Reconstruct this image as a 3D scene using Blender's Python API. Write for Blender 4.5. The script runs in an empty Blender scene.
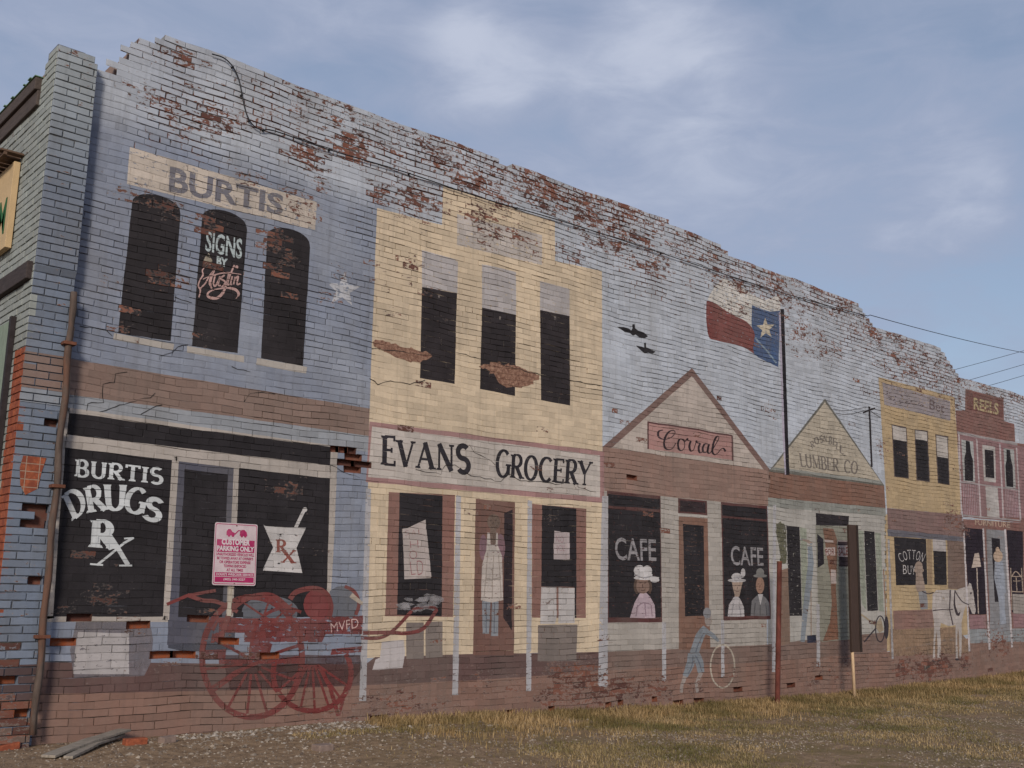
import bpy, bmesh, math, random
from mathutils import Vector, Matrix, noise
from mathutils.geometry import tessellate_polygon
from math import radians, sin, cos, pi, hypot
random.seed(7)
scn = bpy.context.scene
COL = scn.collection

# ------------------------------------------------------------------ camera
FOC = 1055.4
CAM = Vector((0, -10, 1.5))
_az, _t, _r = radians(48.6), radians(11.42), radians(.829)
_h = Vector((cos(_az), sin(_az), 0))
FW = _h*cos(_t)+Vector((0, 0, sin(_t)))
_right = Vector((sin(_az), -cos(_az), 0)); _up = _right.cross(FW)
RT = _right*cos(_r)+_up*sin(_r); UP = -_right*sin(_r)+_up*cos(_r)
cd = bpy.data.cameras.new('camera'); cam = bpy.data.objects.new('camera', cd); COL.objects.link(cam)
cd.sensor_width = 36; cd.lens = FOC/1024*36; cd.clip_start = .1; cd.clip_end = 3000
M = Matrix((RT, UP, -FW)).transposed().to_4x4(); M.translation = CAM; cam.matrix_world = M
scn.camera = cam

def ray(px, py): return FW*FOC+RT*(px-512)+UP*(384-py)
def onplane(px, py, ax, v):
    d = ray(px, py); return CAM+d*((v-CAM[ax])/d[ax])
def W(px, py, y=0.0):                     # photo measurement -> metres along / up the painted wall
    p = onplane(px, py, 1, y); return (p.x, p.z)
def Z(ox, oy, s, pts): return [(ox+a/s, oy+b/s) for a, b in pts]

# ------------------------------------------------------------------ helpers
def tag(o, label=None, cat=None, group=None, kind=None):
    if label: o['label'] = label
    if cat: o['category'] = cat
    if group: o['group'] = group
    if kind: o['kind'] = kind
    return o
def empty(name, loc, label=None, cat=None, group=None):
    o = bpy.data.objects.new(name, None); COL.objects.link(o); o.location = loc
    o.empty_display_size = .2
    return tag(o, label, cat, group)
def base_of(o):
    v = Vector((0, 0, 0))
    while o: v += o.location; o = o.parent
    return v
class MB:
    """collects geometry in world coordinates, links it as one object"""
    def __init__(s): s.v = []; s.f = []; s.a = []
    def poly(s, pts, at=(0, .5, 0)):
        n = len(s.v); s.v.extend(pts); s.f.append(tuple(range(n, n+len(pts)))); s.a.append(at)
    def faces(s, pts, fs, at=(0, .5, 0)):
        n = len(s.v); s.v.extend(pts)
        for f in fs: s.f.append(tuple(i+n for i in f)); s.a.append(at)
    def box(s, x0, x1, y0, y1, z0, z1, at=(0, .5, 0)):
        p = [(x, y, z) for z in (z0, z1) for y in (y0, y1) for x in (x0, x1)]
        s.faces(p, [(0, 2, 3, 1), (4, 5, 7, 6), (0, 1, 5, 4), (2, 6, 7, 3), (0, 4, 6, 2), (1, 3, 7, 5)], at)
    def tube(s, path, r, n=8, cap=True):
        path = [Vector(p) for p in path]; rr = r if isinstance(r, (list, tuple)) else [r]*len(path)
        rings = []
        u = None
        for i, p in enumerate(path):
            d = (path[min(i+1, len(path)-1)]-path[max(i-1, 0)]).normalized()
            if u is None:
                u = d.cross(Vector((0, 0, 1)))
                if u.length < .1: u = d.cross(Vector((1, 0, 0)))
            u = (u-d*u.dot(d)).normalized(); w = d.cross(u)
            rings.append([tuple(p+(u*cos(2*pi*k/n)+w*sin(2*pi*k/n))*rr[i]) for k in range(n)])
        b = len(s.v)
        for g in rings: s.v.extend(g)
        for i in range(len(path)-1):
            for k in range(n):
                s.f.append((b+i*n+k, b+i*n+(k+1) % n, b+(i+1)*n+(k+1) % n, b+(i+1)*n+k)); s.a.append((0, .5, 0))
        if cap:
            s.f.append(tuple(b+k for k in range(n))[::-1]); s.a.append((0, .5, 0))
            e = b+(len(path)-1)*n; s.f.append(tuple(e+k for k in range(n))); s.a.append((0, .5, 0))
    def build(s, name, mat, parent=None, smooth=False, bevel=0):
        me = bpy.data.meshes.new(name); me.from_pydata([tuple(v) for v in s.v], [], s.f)
        for k, an in enumerate(('peel', 'rnd', 'joint')):
            A = me.attributes.new(an, 'FLOAT', 'FACE'); A.data.foreach_set('value', [float(a[k]) for a in s.a])
        me.materials.append(mat)
        if smooth: me.polygons.foreach_set('use_smooth', [True]*len(me.polygons))
        me.update()
        o = bpy.data.objects.new(name, me); COL.objects.link(o)
        if parent:
            o.parent = parent; o.location = -base_of(parent)
        if bevel:
            b = o.modifiers.new('bevel', 'BEVEL'); b.width = bevel; b.segments = 2; b.limit_method = 'ANGLE'
        return o

# ------------------------------------------------------------------ materials
class N:
    def __init__(s, name):
        s.m = bpy.data.materials.new(name); s.m.use_nodes = True; s.t = s.m.node_tree
        s.t.nodes.clear(); s.out = s.t.nodes.new('ShaderNodeOutputMaterial')
        s.b = s.t.nodes.new('ShaderNodeBsdfPrincipled'); s.t.links.new(s.b.outputs[0], s.out.inputs[0])
        s.b.inputs['Roughness'].default_value = .85; s.b.inputs['Specular IOR Level'].default_value = .25
    def n(s, t, **k):
        x = s.t.nodes.new(t)
        for a, b in k.items(): setattr(x, a, b)
        return x
    def set(s, sock, v):
        if hasattr(v, 'links') or isinstance(v, bpy.types.NodeSocket): s.t.links.new(v, sock)
        elif v is not None: sock.default_value = v
    def pos(s):
        return s.n('ShaderNodeTexCoord').outputs['Object']
    def map(s, v, sc): 
        m = s.n('ShaderNodeMapping'); s.set(m.inputs[0], v); m.inputs['Scale'].default_value = sc; return m.outputs[0]
    def noise(s, v, scale, detail=4, rough=.55, dist=0):
        x = s.n('ShaderNodeTexNoise'); s.set(x.inputs['Vector'], v); x.inputs['Scale'].default_value = scale
        x.inputs['Detail'].default_value = detail; x.inputs['Roughness'].default_value = rough; x.inputs['Distortion'].default_value = dist
        return x.outputs['Fac']
    def math(s, op, a, b=None, c=None):
        x = s.n('ShaderNodeMath', operation=op)
        s.set(x.inputs[0], a)
        if b is not None: s.set(x.inputs[1], b)
        if c is not None: s.set(x.inputs[2], c)
        return x.outputs[0]
    def rng(s, v, a, b, c=0., d=1.):
        x = s.n('ShaderNodeMapRange'); s.set(x.inputs[0], v)
        for i, q in enumerate((a, b, c, d)): x.inputs[i+1].default_value = q
        return x.outputs[0]
    def mix(s, f, a, b, mode='MIX'):
        x = s.n('ShaderNodeMix', data_type='RGBA', blend_type=mode)
        s.set(x.inputs[0], f)
        for i, q in ((6, a), (7, b)):
            s.set(x.inputs[i], (*q, 1) if isinstance(q, tuple) and len(q) == 3 else q)
        return x.outputs[2]
    def attr(s, name):
        return s.n('ShaderNodeAttribute', attribute_name=name).outputs['Fac']
    def bump(s, h, st=.5, dist=.01):
        x = s.n('ShaderNodeBump'); s.set(x.inputs['Height'], h); x.inputs['Strength'].default_value = st
        x.inputs['Distance'].default_value = dist; s.t.links.new(x.outputs[0], s.b.inputs['Normal'])
    def color(s, c): s.set(s.b.inputs['Base Color'], (*c, 1) if isinstance(c, tuple) else c)

def C255(r, g, b, k=1.0):                 # display value -> linear base colour
    f = lambda v: ((v/255+.055)/1.055)**2.4 if v > 10 else v/255/12.92
    return (f(r)*k, f(g)*k, f(b)*k)

_pc = {}
def paint(col, cover=1.0, soft=.02, wear=0.0, two=None, name='wall_paint', streak=.25):
    """old paint on brick: flakes off to brick by the peel attribute, dirty broken joints, weather stains"""
    key = (col, cover, soft, wear, two, name)
    if key in _pc: return _pc[key]
    def fade(c, f=.24):                      # decades of sun have bleached the colours
        l = .3*c[0]+.55*c[1]+.15*c[2]
        return tuple(v+(l-v)*f for v in c)
    col = fade(col)
    if two: two = (fade(two[0], .1), two[1])
    k = N(name); p = k.pos()
    na = k.noise(k.map(p, (.55, 1, 1.5)), 11, 5, .6); nb = k.noise(k.map(p, (.7, 1, 1.3)), 28, 5, .65)
    peel = k.attr('peel'); rnd = k.attr('rnd'); joint = k.attr('joint')
    v = k.math('MULTIPLY_ADD', na, .45, k.math('MULTIPLY', nb, .55))
    v = k.math('MULTIPLY_ADD', peel, .34, v)
    gone = k.rng(v, .665, .685)
    rim = k.rng(v, .64, .655)
    brick = k.mix(rnd, (.085, .036, .030), (.19, .072, .050))
    sx = k.n('ShaderNodeSeparateXYZ'); k.set(sx.inputs[0], p)
    fresh = k.math('MULTIPLY', k.math('MULTIPLY', k.rng(sx.outputs[2], 1.25, 1.15), k.rng(sx.outputs[0], 11, 8, .25, 1)), k.math('GREATER_THAN', peel, .8))
    brick = k.mix(fresh, brick, (.27, .075, .030))
    brick = k.mix(k.rng(nb, .45, .7), brick, k.mix(rnd, (.06, .038, .035), (.21, .115, .085)))
    mort = k.mix(k.rng(nb, .35, .65), (.025, .022, .02), (.045, .04, .038) if max(col) < .06 else (.10, .085, .075))
    isj = k.math('GREATER_THAN', joint, .001)
    under = k.mix(isj, brick, mort)
    # the paint
    nl = k.noise(k.map(p, (1, 1, .45)), 1.7, 6, .62)
    ns = k.noise(k.map(p, (6, 1, .35)), 2.2, 4, .6)
    base = (*col, 1)
    if two:                                  # the painter's own change of tone along / up the wall
        c2, fn = two; base = k.mix(fn(k, p), col, c2)
    dark = max(col) < .06
    if dark: base = k.mix(k.rng(k.noise(k.map(p, (1.2, 1, .8)), 2.6, 7, .7), .35, .72), tuple(v*.75 for v in col), tuple(v*1.5+.003 for v in col))
    c = k.mix(k.rng(nl, .35, .68, 0, .34), base, (.03, .028, .032) if dark else (.16, .148, .132))
    c = k.mix(k.rng(ns, .52, .75, 0, 0 if dark else streak), c, (.07, .065, .06))
    val = k.math('MULTIPLY_ADD', rnd, .22, .87)
    val = k.math('MULTIPLY', val, k.rng(nb, .3, .7, .93, 1.06))
    vv = k.n('ShaderNodeCombineColor'); [k.set(vv.inputs[i], val) for i in range(3)]
    c = k.mix(1.0, c, vv.outputs[0], 'MULTIPLY')
    jd = k.rng(k.math('ADD', k.math('MULTIPLY', k.noise(k.map(p, (1, 1, 1.0)), 7, 4, .65), 1.0), joint), .72, .92)
    jd = k.math('MULTIPLY', jd, isj)
    c = k.mix(k.math('MULTIPLY', jd, .78), c, (.04, .036, .034))
    ca = k.mix(k.math('MULTIPLY', rim, .25 if dark else .45), c, (.26, .235, .22))
    c = k.mix(gone, ca, under)
    k.color(c)
    h = k.math('MULTIPLY_ADD', na, .5, k.math('MULTIPLY', nb, .5)); h = k.math('SUBTRACT', h, k.math('MULTIPLY', gone, .35))
    k.bump(h, .55, .006)
    if cover < 1 or wear > 0:
        tr = k.n('ShaderNodeBsdfTransparent'); ms = k.n('ShaderNodeMixShader')
        nn = k.noise(p, 14, 5, .65)
        a = k.rng(nn, .5-soft*6, .5+soft*6, max(0, cover-.25), min(1, cover+.25)) if cover < 1 else None
        if wear > 0:
            wv = k.rng(k.math('ADD', k.noise(k.map(p, (.7, 1, 1.6)), 17, 5, .65), k.math('MULTIPLY', isj, .04)), .62-wear*.3, .66-wear*.3, 1, 0)
            a = wv if a is None else k.math('MULTIPLY', a, wv)
        k.set(ms.inputs[0], a); k.t.links.new(tr.outputs[0], ms.inputs[1]); k.t.links.new(k.b.outputs[0], ms.inputs[2])
        k.t.links.new(ms.outputs[0], k.out.inputs[0])
    _pc[key] = k.m
    return k.m

# ------------------------------------------------------------------ the brick grid of the painted wall
CH, BW, JT = .0705, .231, .0095
ZB = -.12
XL, XR = 2.84, 31.0
def warp(x, z): return .016*sin(x*.55+1.0)+.011*sin(x*1.7+z*.9)+.007*sin(x*4.1+z*1.9)+.004*sin(x*9.3+z*4.1)
TOPPX = [(64,60),(98,61),(116,67),(117,60),(119,50),(127,49),(129,44),(135,41),(142,42),(146,39),(157,35),(176,44),(212,54),(255,69),(325,96),(375,112),(434,134),(470,146),(520,166),(570,185),(602,195),(672,221),(717,239),(721,246),(727,251),(765,265),(815,284),(852,296),(857,300),(864,310),(872,321),(886,327),(907.5,336.6),(938.5,346.6),(945,353),(956,367.6),(958.6,374),(986,382),(1004,389.5),(1010,395),(1024,397)]
TOP = [W(*p) for p in TOPPX]; TOP = [(XL, TOP[0][1])]+TOP[1:]+[(XR, TOP[-1][1]-.1)]
TOP = [(x, (7.265 if 4 < x < 11.5 else 7.2) if 3.8 < x < 13.2 else (7.06 if 13.4 < x < 17.3 else (6.66 if 18.2 < x < 20.6 else (6.2 if x > 21.2 else z)))) for x, z in TOP]   # long level runs between the steps
def topz(x):
    for (a, za), (b, zb) in zip(TOP, TOP[1:]):
        if a <= x <= b and b > a: return za+(zb-za)*(x-a)/(b-a)
    return TOP[-1][1]
# places where paint has flaked (photo x, y, radius in metres, strength)
SPOTS = [(300,105,.5,.5),(318,92,.3,.6),(355,140,.35,.95),(352,150,.3,.9),(345,125,.5,.6),(375,120,.5,.6),(390,140,.45,.6),(215,118,.28,.95),(230,120,.2,.9),(182,55,.2,.9),(195,75,.35,.55),(145,92,.25,.75),(163,103,.3,.7),(185,130,.3,.6),(305,152,.35,.8),(318,175,.35,.7),(260,118,.4,.5),
 (300,205,.35,.7),(255,180,.3,.5),(205,140,.3,.4),(410,195,.45,.85),(425,205,.35,.85),(400,190,.3,.8),(378,195,.2,.9),(415,215,.3,.6),(440,150,.5,.8),(450,165,.4,.8),(475,180,.6,.85),(510,170,.6,.8),(530,185,.6,.85),(560,190,.6,.85),(590,205,.7,.9),(620,205,.8,.95),(640,220,.8,.95),(500,200,.4,.8),(545,200,.4,.85),(480,215,.3,.75),(490,225,.35,.8),(520,235,.3,.75),(487,245,.2,.8),(530,260,.2,.7),
 (625,245,.6,.8),(600,240,.5,.6),(565,250,.35,.75),(575,255,.3,.7),(655,262,.5,.9),(665,230,.7,.8),(700,240,.8,.85),(740,262,.8,.8),(780,280,1.0,.9),(810,290,1.0,.9),(840,300,1.0,.9),(715,275,.35,.95),(740,288,.4,.9),(735,300,.5,.7),(790,320,.7,.6),(800,335,.7,.85),(820,345,.6,.85),(830,352,.5,.8),(650,285,.3,.5),(740,308,.3,.8),
 (870,330,.9,.9),(890,345,1.2,.85),(920,360,1.3,.8),(940,365,1.2,.8),(900,370,1.0,.6),(955,378,1.2,.8),(980,390,1.2,.8),(770,412,.25,.8),(867,392,.2,.7),
 (138,197,.22,.75),(165,212,.25,.9),(160,215,.2,.8),(168,277,.2,.9),(125,330,.14,.8),(136,312,.1,.85),(210,222,.22,.95),(205,228,.2,.95),(275,240,.22,.95),(282,252,.2,.95),(270,245,.2,.95),(288,257,.2,.9),(278,272,.15,.9),(290,296,.12,.6),(212,342,.18,.5),(343,270,.12,.7),(340,276,.15,.7),(328,297,.15,.7),(107,283,.15,.5),(373,265,.12,.8),(410,265,.2,.75),(412,280,.2,.6),(395,318,.2,.6),(378,281,.2,.6),(426,290,.12,.7),(440,318,.14,.6),
 (305,345,.12,.3),(490,312,.1,.4),(560,395,.1,.4),(70,575,.0,.0),
 (85,557,.1,.8),(100,600,.2,.7),(115,612,.15,.6),(280,490,.15,.8),(297,488,.12,.8),(72,615,.14,1),(132,624,.15,1),(285,545,.2,.5),(320,550,.12,.6),
 (578,684,.55,1),(592,697,.5,1),(562,690,.5,.95),(480,682,.3,.7),(510,690,.3,.6),(560,672,.3,.9),(620,690,.5,.9),(640,695,.5,.9),(660,690,.4,.8),(700,690,.3,.6),(735,672,.2,.7),(390,710,.6,.7),(330,725,.6,.6),(430,712,.5,.6),(840,672,.5,.7),(815,675,.4,.8),(870,668,.4,.6),(922,668,.5,1),(902,670,.4,1),(945,664,.5,1),(930,672,.5,1),(965,660,.5,.85),(1000,650,.9,.8),(1015,640,.6,.7),(960,525,.5,.85),(952,522,.5,.8),(950,508,.4,.5),(548,520,.2,.6),(605,640,.12,.7),(627,642,.15,.4),(700,590,.1,.7),(548,492,.1,.5),
 (235,640,.12,1),(254,655,.13,1),(205,617,.1,1),(205,655,.12,.9),(172,655,.1,.9),(885,485,.0,0),(884,450,.5,.6),(958,470,.5,.5),(440,640,.12,.6)]
SPOTS = [(*W(a, b), r, s*(.82 if a > 630 and b < 420 else 1)) for a, b, r, s in SPOTS if r > 0]
SM = []                                    # parged, smoother stretches: centre, half sizes, strength
for (a, b, c, d, s) in [(370,370,602,440,1),(80,345,250,392,.7),(372,430,600,492,.6),(250,360,370,400,.6),(610,495,660,620,.3),(400,560,590,650,.0),(80,450,330,615,.45),(126,210,170,330,.3)]:
    x0, z1 = W(a, b); x1, z0 = W(c, d); SM.append(((x0+x1)/2, (z0+z1)/2, abs(x1-x0)/2, abs(z1-z0)/2, s))
def smoothness(x, z):
    m = 0
    for cx, cz, hx, hz, s in SM:
        d = max(abs(x-cx)-hx, abs(z-cz)-hz)
        m = max(m, s*min(1, max(0, 1-d/.25)))
    m = max(m, .85*min(1, max(0, 2.6*noise.noise(Vector((x*.75, z*1.1, 31)))+.32-.5*(topz(x)-z < 1.3)+.5*noise.noise(Vector((x*2.6, z*3.4, 3))))))
    return min(1, max(0, m+.5*(noise.noise(Vector((x*1.3, z*1.6, 5)))-.1)*(m > 0)))
def peelness(x, z):
    v = 0
    for cx, cz, r, s in SPOTS:
        dx, dz = abs(x-cx), abs(z-cz)
        if dx < r*1.6 and dz < r*1.2:
            v = max(v, s*.58*max(0, 1-(dx*dx/(r*r*1.8)+dz*dz/(r*r*.8))**.9))
    t = topz(x)-z
    if t < 1.0 and x > 4.4: v = max(v, (.34-.22*t)*min(1, (x-4.4)/3+.35))
    n1 = noise.noise(Vector((x*2.2, z*4.5, 0))); n2 = noise.noise(Vector((x*.8, z*1.3, 9)))
    return max(0, min(1, v+(.10*n1+.10*n2)+(.25*n1*v)))
_low = [W(36,693),W(256,690),W(365,684),W(480,680),W(603,670),W(762,661),W(860,655)]

# bricks that have fallen out (photo points)
HOLES = [(65,639),(168,653),(176,653),(262,655),(350,452),(343,449),(346,455),(338,447),(350,459),(356,461),(346,462),(352,467),(360,467),(130,624),(71,614),(238,640),(204,616),(375,717),(473,717),(513,713),(552,710),(620,703),(652,698),(608,706),(682,703),(695,700),(738,690),(434,720),(817,678),(790,686),(628,478)]
ROWS = {}; CELLS = {}
def row(i):
    if i not in ROWS:
        if i % 7 == 3: ROWS[i] = (.03+.02*(i % 3), BW/2)
        else: ROWS[i] = ((0 if i % 2 else BW/2)+.012*sin(i*3.7), BW)
    return ROWS[i]
hol = set()
def key(x, z):
    z = z-warp(x, z); i = int((z-ZB)//CH); off, w = row(i); return (i, int((x-off)//w))
for a, b in HOLES: hol.add(key(*W(a, b)))
rr = random.Random(3)
WALLX0 = 3.22
nrow = int((7.4-ZB)/CH)+1
for i in range(nrow):
    off, w = row(i); z0 = ZB+i*CH; z1 = z0+CH
    j0 = int((XL-off)//w)-1; j1 = int((XR-off)//w)
    for j in range(j0, j1+1):
        x0 = off+j*w; x1 = x0+w; xc = (x0+x1)/2; zc = (z0+z1)/2; zw = zc+warp(xc, zc)
        if x0 < XL+.1 or zc > topz(xc)-CH*.35: continue
        if zc > topz(xc)-CH*1.35 and rr.random() < .03: continue
        s = smoothness(xc, zw); t = topz(xc)-zw
        pe = peelness(xc, zw)+rr.choice((0, 0, 0, .06, .12))*(.4+.6*(t < 1.5))
        if rr.random() < .005: pe = max(pe, rr.uniform(.3, .6))
        low = zw < 1.0
        rg = max(0, .35+1.1*noise.noise(Vector((xc*.9, zw*1.6, 12)))+.45*max(0, 1-t/2.2))*(1-s)
        dep = (.0065+.005*rr.random()+.004*rg+.004*max(0, noise.noise(Vector((xc*2.1, zw*3.5, 2)))))*(1-s)+.0012
        if pe > .5: dep += .002
        jv = .07*rg+(.20+.17*min(1, max(0, 1-t/3.5))+.10*low+rr.uniform(-.05, .07))*(1-s*.85)+.01
        if rr.random() < .28: dep = .0012+.3*dep; jv *= .25      # paint and smeared mortar bridge the joint
        jx, jz = JT/2*rr.uniform(.35, 1.6), JT/2*rr.uniform(.55, 1.5)
        y0 = rr.gauss(0, .0016)-(.003 if rr.random() < .03 else 0)
        if pe > .55: y0 += .003
        CELLS[(i, j)] = dict(x0=x0, x1=x1, z0=z0, z1=z1, bx0=x0+jx, bx1=x1-jx*rr.uniform(.8, 1.2), bz0=z0+jz, bz1=z1-jz*rr.uniform(.8, 1.2),
                             y0=y0*(1-.8*s), tx=rr.gauss(0, .006)*(1-s), tz=rr.gauss(0, .02)*(1-s), pe=min(1, pe), rn=rr.random(), dep=dep, jv=jv, hole=(i, j) in hol, s=s, rg=min(1, rg))
def P3(x, y, z): return (x, y, z+warp(x, z))
wallmb = MB()
for (i, j), c in CELLS.items():
    a = (c['pe'], c['rn'], 0); b = (min(1, c['pe']*.8+.05), c['rn'], max(.01, c['jv']))
    xm, zm = (c['x0']+c['x1'])/2, (c['z0']+c['z1'])/2
    if c['hole']:
        x0, x1, z0, z1 = c['x0'], c['x1'], c['z0'], c['z1']; d = .075
        q = [P3(x, y, z) for y in (c['dep'], d) for x, z in ((x0, z0), (x1, z0), (x1, z1), (x0, z1))]
        wallmb.faces(q, [(4, 5, 6, 7), (0, 1, 5, 4), (1, 2, 6, 5), (2, 3, 7, 6), (3, 0, 4, 7)], (1, c['rn'], 0)); continue
    m = c['dep']
    wallmb.poly([P3(x, m, z) for x, z in ((c['x0'], c['z0']), (c['x1'], c['z0']), (c['x1'], c['z1']), (c['x0'], c['z1']))], b)
    q = [(c['bx0'], c['bz0']), (c['bx1'], c['bz0']), (c['bx1'], c['bz1']), (c['bx0'], c['bz1'])]
    sh = (1-s)*.0022
    q = [(x+rr.uniform(-.003, .003)*(1-s), z+rr.uniform(-1, 1)*sh) for x, z in q]
    c['bx0'], c['bx1'] = min(q[0][0], q[3][0]), max(q[1][0], q[2][0]); c['bz0'], c['bz1'] = min(q[0][1], q[1][1]), max(q[2][1], q[3][1])
    top = (i+1, j) not in CELLS and not any(((i+1, jj) in CELLS) for jj in range(j-1, j+2))
    bk = m
    e = .002+.0012*c['rg']
    f1 = [P3(x, c['y0']+(x-xm)*c['tx']+(z-zm)*c['tz'], z) for x, z in q]
    f1 = [(p[0]+(e if n in (0, 3) else -e), p[1], p[2]+(e if n < 2 else -e)) for n, p in enumerate(f1)]
    f2 = [P3(x, c['y0']+(x-xm)*c['tx']+(z-zm)*c['tz']+e, z) for x, z in q]
    f3 = [P3(x, m, z) for x, z in q]
    aw = (min(1, c['pe']+.34*c['rg']), c['rn'], 0)
    wallmb.faces([f1[k] for k in range(4)], [(0, 1, 2, 3)], a)
    wallmb.faces(f1+f2+f3, [(n+4, (n+1) % 4+4, (n+1) % 4, n) for n in range(4)]+[(n+8, (n+1) % 4+8, (n+1) % 4+4, n+4) for n in range(4)], aw)

def clip(poly, x0, x1, z0, z1):
    for ax, lim, sg in ((0, x0, 1), (0, x1, -1), (1, z0, 1), (1, z1, -1)):
        out = []; n = len(poly)
        for k in range(n):
            p, q = poly[k], poly[(k+1) % n]
            dp, dq = (p[ax]-lim)*sg, (q[ax]-lim)*sg
            if dp >= 0: out.append(p)
            if (dp >= 0) != (dq >= 0):
                t = dp/(dp-dq); out.append((p[0]+(q[0]-p[0])*t, p[1]+(q[1]-p[1])*t))
        poly = out
        if len(poly) < 3: return None
    return poly
def area(p): return sum(p[k][0]*p[(k+1) % len(p)][1]-p[(k+1) % len(p)][0]*p[k][1] for k in range(len(p)))/2
def convex(p):
    n = len(p); sg = 0
    for k in range(n):
        a, b, c = p[k], p[(k+1) % n], p[(k+2) % n]
        cr = (b[0]-a[0])*(c[1]-b[1])-(b[1]-a[1])*(c[0]-b[0])
        if abs(cr) < 1e-10: continue
        if sg == 0: sg = 1 if cr > 0 else -1
        elif (cr > 0) != (sg > 0): return False
    return True
LAY = .00045
def film(mb, pts, layer, rough=.004, keep=False):
    """lay a polygon (metres on the wall) as paint over bricks and joints"""
    g = []
    n = len(pts)
    for k in range(n):                       # hand-painted edges wander a little
        a, b = pts[k], pts[(k+1) % n]; L = hypot(b[0]-a[0], b[1]-a[1])
        g.append(a)
        if rough and L > .35:
            m = int(L/.18)
            for t in range(1, m):
                u = t/m; x, z = a[0]+(b[0]-a[0])*u, a[1]+(b[1]-a[1])*u
                q = noise.noise(Vector((x*3.1, z*3.1, layer)))*rough*1.6
                g.append((x-(b[1]-a[1])/L*q, z+(b[0]-a[0])/L*q))
    g = [(x, z-warp(x, z)) for x, z in g]
    if not keep and not convex(g):
        tris = tessellate_polygon([[Vector((x, z, 0)) for x, z in g]])
        pl = [[g[i] for i in t] for t in tris]
    else: pl = [g]
    for p in pl:
        if abs(area(p)) < 1e-7: continue
        if area(p) < 0: p = p[::-1]
        xa, xb = min(q[0] for q in p), max(q[0] for q in p); za, zb = min(q[1] for q in p), max(q[1] for q in p)
        for i in range(int((za-ZB)//CH), int((zb-ZB)//CH)+1):
            off, w = row(i)
            zr0, zr1 = ZB+i*CH, ZB+(i+1)*CH
            pr = clip(p, -99, 99, zr0, zr1)
            if not pr: continue
            ra, rb = min(q[0] for q in pr), max(q[0] for q in pr)
            for j in range(int((ra-off)//w), int((rb-off)//w)+1):
                c = CELLS.get((i, j))
                if not c or c['hole']: continue
                xm, zm = (c['x0']+c['x1'])/2, (c['z0']+c['z1'])/2
                q = clip(pr, c['x0'], c['x1'], zr0, zr1)
                if q and abs(area(q)) > 2e-7:
                    y = c['dep']-layer*LAY
                    mb.poly([P3(x, y, z) for x, z in q], (min(1, c['pe']*.8+.05), c['rn'], max(.01, c['jv'])))
                e = -.0004-layer*.00008
                X0, X1, Z0, Z1 = c['bx0']+e, c['bx1']-e, c['bz0']+e, c['bz1']-e
                q = clip(pr, X0, X1, Z0, Z1)
                if q and abs(area(q)) > 2e-7:
                    F = [P3(x, c['y0']+(x-xm)*c['tx']+(z-zm)*c['tz']-layer*LAY, z) for x, z in q]
                    mb.poly(F, (c['pe'], c['rn'], 0))
                    for k in range(len(q)):
                        (xa_, z_a), (xb_, z_b) = q[k], q[(k+1) % len(q)]; t = 1e-6
                        if (abs(xa_-X0) < t and abs(xb_-X0) < t) or (abs(xa_-X1) < t and abs(xb_-X1) < t) or (abs(z_a-Z0) < t and abs(z_b-Z0) < t) or (abs(z_a-Z1) < t and abs(z_b-Z1) < t):
                            if abs(xa_-xb_)+abs(z_a-z_b) > .002:
                                a, b = F[k], F[(k+1) % len(q)]; m = c['dep']-.0003
                                mb.poly([a, (a[0], m, a[2]), (b[0], m, b[2]), b], (min(1, c['pe']+.34*c['rg']), c['rn'], 0))

# ---- things drawn on the wall; every routine takes photo pixels
def pp(mb, px, layer, rough=.004): film(mb, [W(*p) for p in px], layer, rough)
def circ(mb, cx, cy, rx, ry, layer, n=18, a0=0, a1=2*pi, rot=0):
    pts = []
    for k in range(n+(0 if a1-a0 > 6.2 else 1)):
        a = a0+(a1-a0)*k/n; u, v = rx*cos(a), ry*sin(a)
        pts.append((cx+u*cos(rot)-v*sin(rot), cy+u*sin(rot)+v*cos(rot)))
    film(mb, [W(*p) for p in pts], layer, 0)
def stroke(mb, px, w, layer, w2=None, caps=True, step=0):
    """ribbon of photo points; w = half width in pixels, may be a list"""
    n = len(px); ws = w if isinstance(w, (list, tuple)) else [w+((w2 if w2 is not None else w)-w)*k/max(1, n-1) for k in range(n)]
    L, R = [], []
    for k in range(n):
        a = px[max(0, k-1)]; b = px[min(n-1, k+1)]
        d = hypot(b[0]-a[0], b[1]-a[1]) or 1
        nx, ny = -(b[1]-a[1])/d, (b[0]-a[0])/d
        L.append((px[k][0]+nx*ws[k], px[k][1]+ny*ws[k])); R.append((px[k][0]-nx*ws[k], px[k][1]-ny*ws[k]))
    for k in range(n-1):
        film(mb, [W(*L[k]), W(*L[k+1]), W(*R[k+1]), W(*R[k])], layer, 0)
def arcpts(cx, cy, rx, ry, a0, a1, n=24):
    return [(cx+rx*cos(radians(a0+(a1-a0)*k/n)), cy+ry*sin(radians(a0+(a1-a0)*k/n))) for k in range(n+1)]
def smooth(pts, n=5):                     # Catmull-Rom
    P = [pts[0]]+list(pts)+[pts[-1]]; out = []
    for k in range(1, len(P)-2):
        for t in range(n):
            t /= n; a, b, c, d = P[k-1], P[k], P[k+1], P[k+2]
            out.append(tuple(.5*((2*b[i])+(-a[i]+c[i])*t+(2*a[i]-5*b[i]+4*c[i]-d[i])*t*t+(-a[i]+3*b[i]-3*c[i]+d[i])*t**3) for i in (0, 1)))
    return out+[pts[-1]]
def starpts(cx, cy, r, rot=0, sx=1, k=.42): return [(cx+sx*r*(1 if i % 2 == 0 else k)*sin(pi*i/5+rot), cy-r*(1 if i % 2 == 0 else k)*cos(pi*i/5+rot)) for i in range(10)]

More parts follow.
